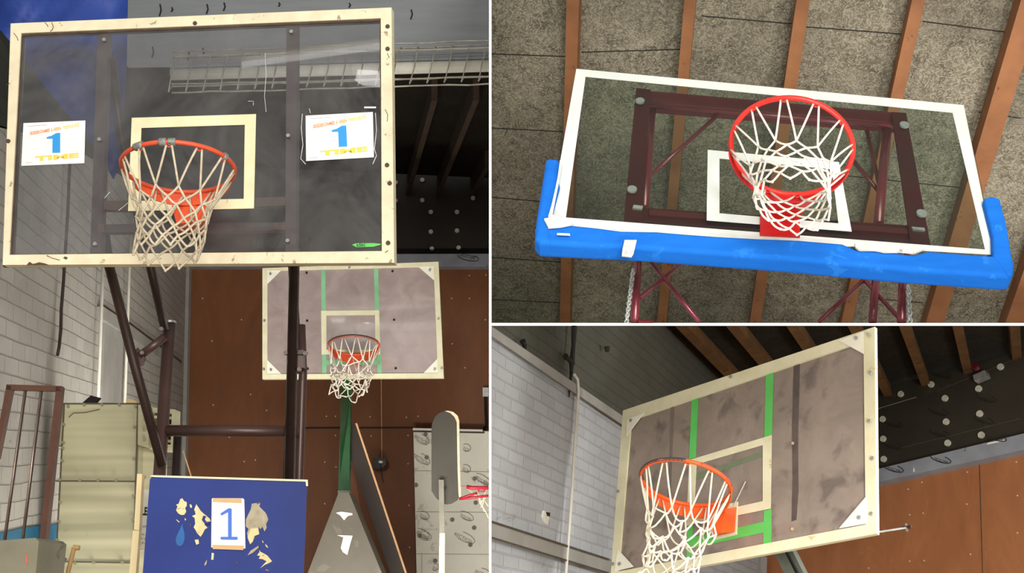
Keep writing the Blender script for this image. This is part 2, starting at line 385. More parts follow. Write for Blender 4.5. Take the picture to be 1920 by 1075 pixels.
# ------------------------------------------------------------------ hoop pieces
def circ(Cc, u, v, R, z, up, ang): return Cc + (u * math.cos(ang) + v * math.sin(ang)) * R + up * z
def frame(up, u):
    up = Vector(up).normalized(); u = Vector(u); u = (u - up * u.dot(up)).normalized(); return up, u, up.cross(u)
def rim(parent, Cc, up, u, R, r, m, mflange, flange=True, z0=.008, h=.05, span=62, ca=90):
    Cc = Vector(Cc); up, u, v = frame(up, u)
    o = G().tube([circ(Cc, u, v, R, 0, up, 2 * math.pi * i / 72) for i in range(72)], r, 10, True).out('rim', m, parent, smooth=True)
    if flange:
        g = G(); k = 32; vs = []
        for i in range(k + 1):
            t = i / k; a = math.radians(ca - span + 2 * span * t); hh = .012 + (h - .012) * math.sin(math.pi * t) ** .6
            for rr, z in ((R + .004, -z0), (R + .010, -z0), (R + .010, -z0 - hh), (R + .004, -z0 - hh)): vs.append(circ(Cc, u, v, rr, z, up, a))
        f = []
        for i in range(k):
            for j in range(4): f.append((i * 4 + j, i * 4 + (j + 1) % 4, i * 4 + 4 + (j + 1) % 4, i * 4 + 4 + j))
        f += [(3, 2, 1, 0), tuple(k * 4 + j for j in range(4))]
        g.add(vs, f); g.out('flange', mflange, parent)
    for i in range(12):
        a = math.radians(15 + 30 * i); p = []
        for j in range(7):
            b = math.pi * j / 6; da = .05 * math.cos(b); p.append(circ(Cc, u, v, R - .002, -.006 - .016 * math.sin(b), up, a + da))
        G().tube(p, .0026, 5).out('hook', m, o, smooth=True)
    return o
def net(parent, Cc, up, u, R, L, rb, m, rows=7, first=.4, shift=(0, 0, 0), cord=.0042, jit=.004, seed=1, waist=.0, knots=True, pw=.55, sag=.12, down=None, lift=None):
    rnd = random.Random(seed); Cc = Vector(Cc); up, u, v = frame(up, u); shift = Vector(shift); dn = Vector(down).normalized() if down else -up; L_ = L
    def node(k, i):
        if k == 0: t = .035; rr = R - .001
        else: t = first + (1 - first) * (k - 1) / (rows - 1); rr = rb + (R - rb) * (1 - t) ** (1 / pw) - waist * math.sin(math.pi * t)
        a = math.radians(15 + 30 * i + (15 if k % 2 else 0))
        rn = random.Random(seed * 997 + k * 37 + i); j = jit * (0 if k == 0 else 1)
        li = lift(t, a) if lift else 0
        return Cc + (u * math.cos(a) + v * math.sin(a)) * rr + dn * (L_ * t - li) + shift * t ** 1.4 + Vector((rn.gauss(0, j), rn.gauss(0, j), rn.gauss(0, j * .8)))
    g = G()
    def cordp(a, b, sg, ctr):
        pts = []; o = ((a + b) / 2 - ctr); o -= up * o.dot(up)
        if o.length > 1e-4: o.normalize()
        for q in range(5):
            t = q / 4; pts.append(a.lerp(b, t) + (o * .25 + dn) * sg * math.sin(math.pi * t))
        g.tube(pts, cord, 6)
    for k in range(rows):
        for i in range(12):
            a = node(k, i); nb = (i, i - 1) if k % 2 == 0 else (i, i + 1)
            ctr = Cc + dn * L * (k / rows)
            for j, q in enumerate(nb):
                aa = a if k else a + (u * math.cos(math.radians(15 + 30 * i) + math.pi / 2) + v * math.sin(math.radians(15 + 30 * i) + math.pi / 2)) * (.011 if j == 0 else -.011)
                b = node(k + 1, q % 12); d = (b - aa).length
                cordp(aa, b, d * sag * rnd.uniform(-.3, 1.3) if k else d * .04 * rnd.uniform(-1, 1), ctr)
            if knots and k: g.sphere(a, cord * 1.45, 3)
    for i in range(12):                                  # hanging end loops
        if knots: g.sphere(node(rows, i), cord * 1.5, 3)
    return g.out('net', m, parent, smooth=True)

# ================================================================== BAY ONE (left): court with the taped notices
up1 = V(0, 0, 1)
dl = c2w((-.17, 1, -.142)).normalized()                      # the way the brick wall runs back
vert = c2w((-.055, .29, .955)).normalized()
FW = Pl((.03, 1, 0), at(600, 800, 15.2))                     # plywood end wall
cor = FW(346, 700)
LWn = dl.cross(vert).normalized()
if LWn.dot(cor - EYE) < 0: LWn = -LWn
LW = Pl(LWn, cor)
edge = 917.2
# brick wall, its dark upper band, blue dado
low = [(346, 500), (343, 1150), (-40, 1230), (-40, 232)]
low = [(352, 497), (343, 1115), (-30, 1115), (-30, 232), (120, 268), (215, 322), (250, 345)]
wl = structure(poly('wall_left', LW, low, M['white_brick'], t=.2, along=dl))
structure(poly('wall_left_upper', LW, [(-30, 228), (120, 264), (215, 318), (252, 342), (352, 492), (352, 330), (300, -120), (-30, -120)], M['dark_wall'], t=.2, off=.0, along=dl))
poly('dado', LW, [(-30, 1007), (45, 990), (112, 982), (112, 1115), (-30, 1115)], M['dado_blue'], wl, t=.02, off=.012, along=dl)
poly('ledge', LW, [(194, 575), (240, 606), (300, 651), (341, 682), (341, 700), (300, 672), (240, 628), (194, 599)], M['plaster_grey'], wl, t=.08, off=.05, along=dl)
poly('ledge_dark_line', LW, [(194, 571), (240, 602), (300, 647), (341, 678), (341, 682), (300, 651), (240, 606), (194, 575)], M['seam_dark'], wl, t=.03, off=.012, along=dl)  # dark line along the top of the ledge
poly('render_panel', LW, [(197, 606), (212, 614), (238, 634), (236, 760), (190, 760)], M['plaster_grey'], wl, t=.03, off=.02, along=dl)
def wall_pipe(x0, y0, x1, y1, r, m, name, label, cat, pl, off=.05, mid=()):
    pts = [pl(x0, y0, off)] + [pl(a, b, off) for a, b in mid] + [pl(x1, y1, off)]
    o = G().tube(pts, r, 8).out(name, m, None, smooth=True); tag(o, label, cat); return o
wall_pipe(195, 440, 184, 752, .013, M['pipe_white'], 'conduit_pipe', 'thin white conduit on the brick wall, left one of the pair above the beige cabinet', 'pipe', LW)
wall_pipe(247, 380, 234, 757, .013, M['pipe_white'], 'conduit_pipe', 'thin white conduit on the brick wall, right one of the pair, nearer the plywood wall', 'pipe', LW)
wall_pipe(131, 300, 108, 666, .011, M['cable_dark'], 'loose_cable', 'dark loose cable dangling down the white brick wall under the left notice', 'cable', LW, .04,
          [(127, 400), (122, 480), (119, 530), (115, 580), (114, 620), (111, 650)])
# end wall
ew = structure(poly('wall_end', FW, [(355, 497), (edge, 497), (edge, 1115), (341, 1115)], M['plywood_brown'], t=.1))
structure(poly('wall_end_upper', FW, [(240, 290), (edge, 290), (edge, 479), (240, 479)], M['insulation_black2'], t=.15, off=-.04))
sill = structure(poly('trim_sill', FW, [(320, 478), (edge, 476), (edge, 500), (320, 500)], M['sill_grey'], t=.2, off=.14))
structure(poly('wall_corner_pier', FW, [(342, 498), (355, 498), (343, 1115), (326, 1115)], M['plaster_grey'], t=.3, off=.10))
poly('panel_joint', FW, [(353, 802), (774, 801), (774, 803.5), (353, 804.5)], M['black_metal'], ew, t=.02, off=.02)
poly('panel_joint', FW, [(714, 700), (715.2, 700), (716.5, 860), (715.3, 860)], M['plank_edge'], ew, t=.004, off=.004)
dots('screw_head', FW, [(612, 781), (629, 781), (694, 782), (762, 783), (784, 781), (629, 817), (696, 818), (765, 817), (609, 867), (630, 876), (765, 870), (609, 945), (767, 948), (700, 1025), (768, 1027),
     (880, 517), (911, 516), (880, 560), (847, 560), (910, 600), (848, 645), (872, 690), (458, 866), (479, 863), (453, 600), (398, 640), (400, 760), (470, 740), (572, 770), (380, 560), (430, 820), (500, 770)], .009, M['disc_white'], ew)
UW = FW
o = poly('washer_row', FW, [(740, 478), (740, 477), (741, 477)], M['insulation_black2'], ew, t=.001, off=.0); bpy.data.objects.remove(o)
dsc = bpy.data.objects['wall_end_upper']
dots('fixing_disc', FW, [(792, 338), (792, 376), (808, 398), (808, 435), (810, 467), (857, 398), (857, 433), (860, 465), (889, 330), (887, 372), (742, 343), (742, 377)], .03, M['disc_white'], dsc, .02, -.035)
tx = lambda s, pl, x0, y0, x1, y1, h, m, par, off=.01, bold=.0, nm='lettering': lettering(s, pl(x0, y0, off), pl(x1, y1, off), pl(x0 - (y0 - y1) / max(1e-3, math.hypot(x1 - x0, y1 - y0)) * 0 + (y1 - y0) * h / math.hypot(x1 - x0, y1 - y0), y0 - (x1 - x0) * h / math.hypot(x1 - x0, y1 - y0), off), m, par, nm, bold=bold)
def swoosh(pl, cx, cy, rx, ry, ang, a0, a1, m, par, r=.0035, off=.01):
    p = []
    for i in range(17):
        a = math.radians(a0 + (a1 - a0) * i / 16); x = rx * math.cos(a); y = ry * math.sin(a); c, s = math.cos(ang), math.sin(ang)
        p.append(pl(cx + x * c - y * s, cy + x * s + y * c, off))
    return G().tube(p, r, 5).out('printed_swoosh', m, par)
tx('RECTICEL', FW, 889, 487, 862, 480, -6, M['ink_black'], sill, .15)
swoosh(FW, 878, 483, 20, 6, .2, -60, 200, M['ink_black'], sill, off=.15)
# ceiling of bay one with dark rafters
cu1 = FW(850, 336); cn1 = dl.cross(Vector((1, 0, 0))).normalized()
if cn1.z < 0: cn1 = -cn1
CE = Pl(cn1, cu1)
ceilpts = [cu1 + V(-6.5, .25, 0), FW(edge, 336) + V(0, 0, 0), None, None]
e0 = CE(edge, 336); e1 = CE(edge, 20)
# keep the ceiling clear of the dividing wall
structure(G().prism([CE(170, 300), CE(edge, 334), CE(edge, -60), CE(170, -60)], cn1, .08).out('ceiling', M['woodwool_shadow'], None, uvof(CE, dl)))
def slide(p, d, Y):
    """move p along d until it shows on image row Y (a cut along the dividing slab)"""
    q = RW.transposed() @ (p - EYE); e = RW.transposed() @ d; k = (537.5 - Y) / F
    return p + d * ((k * q.y - q.z) / (e.z - k * e.y))
def rafter(pl, pts, w, h, m, label, along, group=None, n=None, cut=(None, None)):
    """pts: two pixels on the ceiling plane between which the timber runs"""
    a = pl(*pts[0]); b = pl(*pts[1]); nn = n if n else pl.n
    t = (b - a).normalized(); x = t.cross(nn).normalized(); v = []
    for q, c in ((a, cut[0]), (b, cut[1])):
        for i_, j_ in ((-1, 0), (1, 0), (1, -1), (-1, -1)):
            p = q + x * w / 2 * i_ + nn * (h * j_ - .002); v.append(slide(p, t, c) if c else p)
    o = G().add(v, [(0, 1, 2, 3), (7, 6, 5, 4), (0, 4, 5, 1), (1, 5, 6, 2), (2, 6, 7, 3), (3, 7, 4, 0)]).out('rafter', m)
    return tag(o, label, 'beam', group)
for x0, y0, x1, y1, lb in ((759, 358, 815, 148, 'dark roof rafter right beside the big backboard, leftmost of three over the insulation'),
                           (816, 351, 893, 148, 'dark roof rafter, middle one of three above the black insulation wall'),
                           (884, 336, 914, 282, 'dark roof rafter at the edge of the left bay, rightmost of three, mostly cut off')):
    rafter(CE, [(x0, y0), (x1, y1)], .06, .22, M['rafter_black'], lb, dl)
# overhead beam, light tube and wire tray
BM = Pl((.02, 1, 0), at(700, 80, 8.6))
bm = structure(G().prism(P(BM, [(232, -60), (edge, -60), (edge, 104), (232, 116)]), BM.n, .10).out('trim_beam', M['beam_grey'], None, uvof(BM)))
G().tube([BM(322, 139, .10), BM(edge - 1, 123, .10)], .045, 14).out('reflector', M['pipe_white'], (lt := thing('tube_light', 'long pale tube fitting running under the grey overhead beam behind the big backboard', 'light fitting', BM(620, 130, .1))), smooth=True)
G().bar(BM(322, 128, .12), BM(edge - 1, 110, .12), .08, .03).out('housing', M['beam_grey'], lt)
ct = thing('cable_tray', 'thin wire cable tray under the grey overhead beam beside the big backboard', 'cable tray', BM(620, 150, .3))
for (ya, yb, of) in ((98, 76, .30), (105, 90, .30), (110, 84, .14), (163, 143, .30), (174, 158, .30), (158, 144, .14)):
    pts = [BM(322 + (edge - 1 - 322) * i / 16, ya + (yb - ya) * i / 16 + random.uniform(-1.2, 1.2), of) for i in range(17)]
    G().tube(pts, .006, 6).out('long_wire', M['tray_wire'], ct)
for i in range(19):
    x = 325 + i * 32.3; dy = -(x - 322) * .034; s_ = 8
    pts = [BM(x + s_, 105 + dy, .12), BM(x + s_ - 2, 103 + dy, .30), BM(x - 2 + random.uniform(-3, 3), 140 + dy, .31), BM(x - 9, 172 + dy, .30), BM(x - 3, 162 + dy, .12)]
    G().tube(pts, .005, 6).out('cross_wire', M['tray_wire'], ct)
for x, y0, y1 in ((300, 8, 30), (322, 14, 22), (388, 8, 26), (420, 5, 20), (523, 5, 12), (655, 6, 14), (286, 88, 108), (380, 90, 108), (353, 95, 112), (771, 18, 36)):
    G().tube([BM(x, y0, .004), BM(x + 2, (y0 + y1) / 2, .004), BM(x - 1, y1, .004)], .006, 5).out('crack', M['ink_black'], bm)
# blue tarpaulin
def lerpc(tab, y):
    for (ya, xa), (yb, xb) in zip(tab, tab[1:]):
        if y <= yb: return xa + (xb - xa) * (y - ya) / (yb - ya)
    return tab[-1][1]
TPn = Pl((.1, 1, 0), at(120, 120, 6.15)); Lf = [(-60, -40), (45, -12), (62, 6), (110, 44), (160, 82), (222, 132), (262, 168), (300, 192), (336, 212)]; Rt = [(-60, 241), (0, 240), (110, 238), (200, 233), (290, 226), (322, 219), (336, 214)]
vs = []; fs = []; nr = 40; nc = 22
for sgn in (0, 1):
    for i in range(nr + 1):
        y = -60 + 396 * i / nr; xl = lerpc(Lf, y); xr = lerpc(Rt, y)
        for j in range(nc + 1):
            x = xl + (xr - xl) * j / nc; d = .03 * math.sin(x * .05 + y * .02) + .025 * math.sin(x * .021 - y * .035 + 1) + .01 * math.sin(x * .13 + y * .09)
            vs.append(TPn(x, y, d - .004 * sgn))
for sgn in (0, 1):
    b = sgn * (nr + 1) * (nc + 1)
    for i in range(nr):
        for j in range(nc):
            a = b + i * (nc + 1) + j; fs.append((a, a + 1, a + nc + 2, a + nc + 1))
tag(mk('tarpaulin', vs, fs, M['tarp_blue'], None, None, True), 'blue tarpaulin hanging in a pointed fold behind the left part of the big backboard', 'tarpaulin')

# ---- main hoop
t9 = math.radians(9); BP = Pl((math.sin(t9), math.cos(t9), 0), at(370, 265, 5.5)); n1 = BP.n
hoop = thing('basketball_hoop', 'large glass basketball hoop with cream frame and two taped notices, on brown tube stand', 'basketball hoop', hang(Pl((0, 1, 0), at(430, 600, 6.3)), 430, 600))
OUT = [(20, 44), (734, 14), (739, 493), (5, 497)]; INN = [(39, 62), (714, 34), (716, 471), (17, 478)]
ringp('board_frame', BP, OUT, INN, M['cream_worn'], hoop, .045, .012)
ringp('gasket', BP, [(39, 62), (714, 34), (716, 471), (17, 478)], [(41, 67), (712, 39), (714, 470), (22, 477)], M['gasket_dark'], hoop, .03, .004)
G().ring(P(BP, [(20, 44), (734, 14), (741, 496), (5, 500)], -.035), P(BP, [(28, 54), (726, 24), (728, 486), (13, 490)], -.035), n1, .02).out('back_angle', M['gasket_dark'], hoop)
poly('glass_pane', BP, [(38, 60), (715, 33), (717, 472), (16, 479)], M['glass_scuffed'], hoop, .008, .0)
# target square, four tapes
SQo = [(247, 221), (480, 214), (476, 391), (240, 396)]; SQi = [(265, 240), (459, 234), (457, 373), (260, 377)]
ringp('target_square', BP, SQo, SQi, M['cream_frame'], hoop, .002, .003)
# bars behind the glass
def barp(pl, a, b, w, h, off, m, par, name='support_bar'):
    return G().bar(pl(a[0], a[1], off), pl(b[0], b[1], off), w, h, pl.n).out(name, m, par)
BF = lambda a, b, wpx, m, name='support_bar', t=.04, off=-.02: poly(name, BP, [(a[0] - wpx / 2, a[1]), (a[0] + wpx / 2, a[1]), (b[0] + wpx / 2, b[1]), (b[0] - wpx / 2, b[1])], m, hoop, t, off)
BF((193, 57), (179, 478), 20, M['bar_greybrown']); BF((547, 42), (545, 473), 20, M['bar_greybrown'])
poly('cross_bar', BP, [(188, 377), (248, 376), (248, 394), (188, 393)], M['bar_rust'], hoop, .04, -.03)
poly('cross_bar', BP, [(470, 371), (537, 369), (537, 385), (470, 388)], M['bar_rust'], hoop, .04, -.03)
poly('cross_bar', BP, [(188, 421), (538, 417), (537, 432), (188, 436)], M['bar_greybrown'], hoop, .04, -.03)
poly('rust_patch', BP, [(512, 419), (537, 416), (537, 432), (512, 430)], M['bar_rust'], hoop, .01, -.018)
poly('rust_patch', BP, [(183, 420), (196, 420), (196, 437), (183, 436)], M['bar_rust'], hoop, .01, -.018)
dots('bolt', BP, [(196, 75), (187, 262), (179, 458), (547, 60), (541, 255), (540, 452)], .009, M['galvanised'], hoop, .008, .004)
dots('frame_screw', BP, [(16, 265), (727, 50), (727, 92), (726, 310), (731, 344), (366, 44), (728, 456)], .010, M['gasket_dark'], hoop, .006, .013)
poly('paint_chip', BP, [(50, 497), (55, 491), (62, 495), (74, 492), (84, 494), (92, 497)], M['gasket_dark'], hoop, .004, .0145)
poly('paint_chip', BP, [(118, 484), (122, 481), (127, 483), (124, 487)], M['gasket_dark'], hoop, .004, .0145)
for pts in ([(84, 42), (88, 46), (90, 50)], [(97, 42), (100, 50), (98, 56), (94, 59)], [(26, 62), (32, 70), (34, 76)], [(88, 479), (97, 484), (112, 488)], [(12, 160), (18, 156)], [(722, 205), (727, 215), (726, 228)], [(726, 100), (730, 108)], [(728, 470), (722, 474)]):
    G().tube([BP(x, y, .0135) for x, y in pts], .0018, 4).out('scratch', M['gasket_dark'], hoop)
for pts in ([(196, 372), (206, 360)], [(222, 395), (234, 386), (240, 380)], [(465, 190), (475, 190), (475, 198)], [(497, 100), (499, 140), (496, 180), (499, 210)]):
    G().tube([BP(x, y, .003) for x, y in pts], .0014, 4).out('scratch', M['tape_clear'], hoop)
poly('maker_sticker', BP, [(660, 459), (668, 456.5), (700, 456), (714, 457.5), (714, 459), (700, 463), (668, 464)], M['green_tape'], hoop, .001, .003)
lettering('adec', BP(668, 463, .0055), BP(685, 462.5, .0055), BP(668, 455, .0055), M['ink_black'], hoop)
# rim, flange, bracket, net
Cc = V(-1.3941, 4.6014, 3.3726); upm = V(-.0423, .1023, .9939); um = V(.986, -.1562, .058); Rm = .229
def ang_at(Cc, up, u, R, px):
    U_, a_, b_ = frame(up, u); best = None
    for i in range(181):
        p = RW.transposed() @ (circ(Cc, a_, b_, R, 0, U_, math.radians(i)) - EYE); e = abs(960 + F * p.x / p.y - px)
        if best is None or e < best[0]: best = (e, i)
    return best[1]
CA1 = ang_at(Cc, upm, um, Rm, 345)
rm = rim(hoop, Cc, upm, um, Rm, .0095, M['orange_rim'], M['orange_flat'], h=.055, span=58, ca=CA1)
U, Ux, Vx = frame(upm, um)
for a0, a1 in ((247, 257), (275, 282), (284, 291), (345, 349)):
    G().tube([circ(Cc, Ux, Vx, Rm, 0, U, math.radians(a0 + (a1 - a0) * i / 5)) for i in range(6)], .0165, 10).out('tape_wrap', M['duct_tape'], rm, smooth=True)
# bracket: face plate below the ring, joined to the board
def hullq(qa, qb, nm, m, par): return G().add(list(qa) + list(qb), [(0, 1, 2, 3), (7, 6, 5, 4), (0, 4, 5, 1), (1, 5, 6, 2), (2, 6, 7, 3), (3, 7, 4, 0)]).out(nm, m, par)
bk = circ(Cc, Ux, Vx, Rm + .012, 0, U, math.radians(CA1)); RB = Pl(n1, bk)
hullq(P(RB, [(322, 386), (390, 386), (384, 414), (331, 420)]), P(BP, [(328, 386), (386, 386), (388, 432), (334, 436)]), 'rim_bracket', M['orange_flat'], hoop)
hullq(P(RB, [(328, 362), (384, 361), (384, 368), (328, 369)]), P(BP, [(330, 384), (384, 384), (384, 392), (330, 392)]), 'neck_plate', M['orange_flat'], hoop)
net(hoop, Cc, upm, um, Rm, .40, .130, M['cord'], rows=7, first=.40, shift=(-.02, 0, 0), seed=3, jit=.005, cord=.0049, pw=.42)
# taped notices
def notice(q, hdr, label):
    n_ = thing('paper_notice', label, 'notice', BP(q[3][0], q[3][1], .01))
    poly('sheet', BP, q, M['paper'], n_, .001, .005)
    def B(s, t): # bilinear inside the sheet, t upward
        x = (q[3][0] * (1 - s) + q[2][0] * s) * (1 - t) + (q[0][0] * (1 - s) + q[1][0] * s) * t
        y = (q[3][1] * (1 - s) + q[2][1] * s) * (1 - t) + (q[0][1] * (1 - s) + q[1][1] * s) * t; return x, y
    def L(txt, s0, t0, s1, t1, hh, m, bold=.02):
        a = BP(*B(s0, t0), .0065); b = BP(*B(s1, t1), .0065); c = BP(*B(s0, t0 + hh), .0065); lettering(txt, a, b, c, m, n_, bold=bold)
    L('GROEIGREN', .11, .71, .27, .735, .085, M['print_orange'], .03); L('DAMES', .28, .745, .43, .77, .08, M['print_orange'], .03); L('&', .45, .775, .475, .78, .08, M['print_amber'])
    L('HEREN', .49, .785, .61, .805, .075, M['print_amber'], .03); L('TREPLEUCE', .63, .81, .90, .875, .075, M['print_yellow'], .02)
    L('TIME', .21, .09, .91, .135, .115, M['print_yellow'], .05)
    poly('digit', BP, [B(*p) for p in ((.385, .65), (.385, .61), (.48, .605), (.485, .27), (.61, .27), (.60, .735), (.535, .735), (.46, .675))], M['paper_blue'], n_, .0008, .0062)
    for (s0, s1, t) in ((.07, .38, .925), (.06, .17, .06)):
        G().tube([BP(*B(s0, t), .0062), BP(*B(s1, t + .01), .0062)], .0007, 4).out('fine_print', M['ink_grey'], n_)
    return n_
notice([(44, 231), (160, 226), (158, 306), (40, 311)], '', 'white sheet with blue 1 and yellow TIME taped left of the big hoop')
na = notice([(573, 217), (699, 210), (701, 295), (574, 302)], '', 'white sheet with blue 1 and yellow TIME taped right of the big hoop')
for pts in ([(567, 214), (565, 240), (568, 272), (564, 298), (573, 308)], [(704, 212), (706, 245), (702, 280), (706, 292), (699, 308)], [(580, 204), (582, 212)]):
    G().tube([BP(x, y, .004) for x, y in pts], .002, 4).out('tape_edge', M['tape_clear'], na)
poly('tape_strip', BP, [(683, 200), (705, 200), (705, 203), (683, 203)], M['paper'], na, .001, .004)

# ---- stand of brown tubes
SP = Pl((0, 1, 0), at(430, 600, 6.15)); S2 = Pl((0, 1, 0), at(430, 600, 6.6))
def tb(pts, r, m='metal_brown', name='stand_tube', par=None):
    return G().tube(pts, r, 14).out(name, M[m], par or hoop, smooth=True)
px2m = 6.15 / F
tb([SP(318, 606), hang(SP, 308, 900)], .031, name='rear_post'); G().tube([SP(318, 603), SP(318, 607)], .034, 14).out('post_cap', M['galvanised'], hoop)
tb([BP(196, 440, -.12), at(205, 500, 5.75), at(251, 680, 5.95), SP(304, 873, .06)], .024, 'metal_brown_dark', 'slanted_arm')
tb([BP(210, 110, -.06), BP(226, 250, -.20), BP(262, 420, -.45), at(283, 505, 6.0), SP(309, 618, .05)], .022, 'metal_brown_dark', 'slanted_arm')
tb([SP(262, 668, .09), SP(309, 632, .09)], .021, 'metal_brown', 'link_tube')
poly('link_plate', SP, [(247, 662), (258, 652), (272, 672), (266, 686), (252, 684)], M['metal_brown'], hoop, .02, .10)
dots('nut', SP, [(268, 663), (250, 672), (304, 618)], .010, M['bar_greybrown'], hoop, .02, .10)
tb([SP(312, 808, .0), SP(560, 809, .0)], .029, name='cross_tube')
tb([at(555, 480, 5.9), SP(552, 500, .1), hang(SP, 564, 900)], .027, 'metal_brown_dark', 'front_post')
tb([S2(548, 500), S2(556, 640), S2(562, 700)], .024, 'metal_brown_dark', 'inner_post')
tb([SP(565, 610, -.05), SP(568, 700, -.05), hang(SP, 570, 900)], .022, 'metal_brown', 'rear_post')
poly('clamp_plate', SP, [(539, 660), (569, 656), (570, 690), (541, 690)], M['metal_brown'], hoop, .05, .07)
G().tube([SP(533, 663, .08), SP(577, 663, .08)], .007, 10).out('clamp_bolt', M['pole_grey'], hoop); dots('nut', SP, [(537, 663), (573, 664), (541, 680), (562, 694)], .011, M['bar_greybrown'], hoop, .02, .08)
tb([S2(333, 815), hang(S2, 350, 900)], .022, 'metal_brown_dark', 'brace_tube'); tb([S2(541, 815), hang(S2, 541, 900)], .022, 'metal_brown_dark', 'brace_tube')
G().tube([S2(343, 845, .06), S2(362, 905, .06)], .004, 6).out('strap', M['kraft_tape'], hoop)
# ---- blue pad with the number
PD = Pl((.0, 1, 0), at(430, 980, 5.2))
pad = thing('safety_pad', 'peeling royal blue safety pad with a taped white 1 sheet, at the stand foot', 'safety pad', hang(PD, 430, 980))
g = G().prism([PD(281, 900), PD(284, 895.5), PD(290, 894), PD(572, 903), PD(576, 906), hang(PD, 574, 1060), hang(PD, 272, 1060)], ray(580, 950).normalized(), .28); g.out('cover', M['pad_blue'], pad)
poly('top_edge', PD, [(280, 893), (287, 891.5), (577, 900), (577.5, 912), (574, 912), (573, 903.5), (290, 895)], M['cream_frame'], pad, .26, .006, None, ray(582, 900).normalized())
for i, (q, m) in enumerate([
    ([(338, 936), (342, 935), (345, 940), (350, 942), (350, 949), (347, 953), (349, 960), (345, 966), (339, 966), (334, 963), (330, 957), (333, 950), (330, 947), (335, 945)], 'pad_core'),
    ([(368, 946), (372, 952), (376, 958), (380, 962), (386, 967), (393, 973), (395, 978), (388, 979), (382, 975), (384, 985), (389, 990), (384, 993), (380, 1001), (376, 1007), (370, 1001), (367, 995), (363, 989), (366, 983), (365, 972), (360, 968), (367, 965), (364, 956)], 'pad_core'),
    ([(472, 945), (489, 942), (486, 950), (492, 956), (498, 962), (501, 968), (503, 975), (499, 983), (500, 990), (496, 997), (492, 988), (488, 993), (485, 988), (483, 1002), (478, 1004), (476, 1012), (470, 1020), (466, 1014), (463, 1001), (466, 992), (461, 988), (461, 975), (465, 966), (470, 956)], 'pad_core_grey'),
    ([(470, 992), (484, 990), (486, 1002), (476, 1006), (474, 1016), (469, 1021), (464, 1008)], 'pad_core'),
    ([(484, 1023), (484, 1028), (488, 1035), (494, 1038), (501, 1042), (510, 1053), (505, 1056), (496, 1060), (488, 1066), (495, 1058), (500, 1053), (492, 1049), (485, 1048), (488, 1043), (482, 1042), (486, 1036)], 'pad_core'),
    ([(464, 1042), (470, 1033), (484, 1024), (483, 1029), (474, 1037)], 'pad_core_grey'), ([(365, 1013), (372, 1012), (373, 1020), (368, 1022)], 'pad_core'), ([(355, 946), (359, 947), (360, 952), (357, 953)], 'pad_core'),
    ([(330, 974), (337, 979), (335, 980), (331, 976)], 'pad_core'), ([(397, 1037), (401, 1038), (400, 1050), (396, 1050)], 'pad_core'), ([(383, 1058), (388, 1050), (387, 1058), (384, 1062)], 'pad_core_grey'), ([(346, 972), (349, 974), (347, 977)], 'pad_core'),
    ([(440, 1050), (446, 1056), (444, 1060)], 'pad_dirt'), ([(498, 1068), (506, 1071), (499, 1070)], 'pad_core_grey'), ([(491, 1014), (494, 1016), (493, 1019)], 'pad_core'), ([(497, 1020), (501, 1024), (503, 1028), (499, 1026)], 'pad_core'), ([(356, 980), (359, 985), (357, 990), (355, 984)], 'pad_dirt')]):
    poly('torn_patch', PD, q, M[m], pad, .003, .0035 + .0004 * (i % 4))
for q in ([(342, 982), (343, 990), (346, 1001), (346, 1012), (343, 1021), (338, 1025), (332, 1023), (329, 1015), (331, 1005), (337, 993)],): poly('drop_stain', PD, q, M['pad_drop'], pad, .003, .0035)
for pts in ([(384, 968), (381, 975), (386, 981), (393, 982)], ): G().tube([PD(x, y, .005) for x, y in pts], .007, 5).out('cover_tear', M['pad_blue'], pad)
nt = thing('paper_notice', 'white upright sheet with slim blue 1, brown tape top and bottom, on the blue pad', 'notice', PD(428, 1030, .01))
poly('sheet', PD, [(397, 936), (399, 934.5), (456, 935), (458, 938), (460, 1029), (396, 1027)], M['paper'], nt, .002, .008)
poly('brown_tape', PD, [(400, 934.5), (453, 935.5), (453, 944), (398, 942)], M['kraft_tape'], nt, .001, .0092); poly('brown_tape', PD, [(398, 1022), (458, 1023.5), (456, 1032), (399, 1030)], M['kraft_tape'], nt, .001, .0092)
poly('digit', PD, [(413.5, 963), (426, 955), (430, 953), (434.5, 954.5), (434.5, 1007), (445, 1007), (446, 1010), (444.5, 1013), (415, 1012.5), (413, 1010), (414, 1007), (427.5, 1007), (427.5, 961), (416, 967), (413.5, 966)], M['digit_blue'], nt, .001, .0094)
# ---- things on the left
QF = Pl((.08, 1, .0), at(60, 850, 5.75))
gf = thing('leaning_grille', 'narrow brown steel frame with two inner rods leaning by the left edge', 'grille', hang(QF, 50, 1000))
def seg(pl, a, b, wpx, name, m, par, t=.03, off=0, hor=False):
    if hor: q = [(a[0], a[1] - wpx / 2), (b[0], b[1] - wpx / 2), (b[0], b[1] + wpx / 2), (a[0], a[1] + wpx / 2)]
    else: q = [(a[0] - wpx / 2, a[1]), (a[0] + wpx / 2, a[1]), (b[0] + wpx / 2, b[1]), (b[0] - wpx / 2, b[1])]
    return poly(name, pl, q, m, par, t, off)
seg(QF, (12, 726), (115, 729), 10, 'top_rail', M['goal_brown'], gf, hor=True)
G().prism([QF(105, 725), QF(115, 725), hang(QF, 84, 1010), hang(QF, 70, 1010)], QF.n, .04).out('right_stile', M['goal_brown'], gf)
G().prism([QF(12, 722), QF(21, 725), QF(-6, 860), QF(-14, 860)], QF.n, .04).out('left_stile', M['goal_brown'], gf)
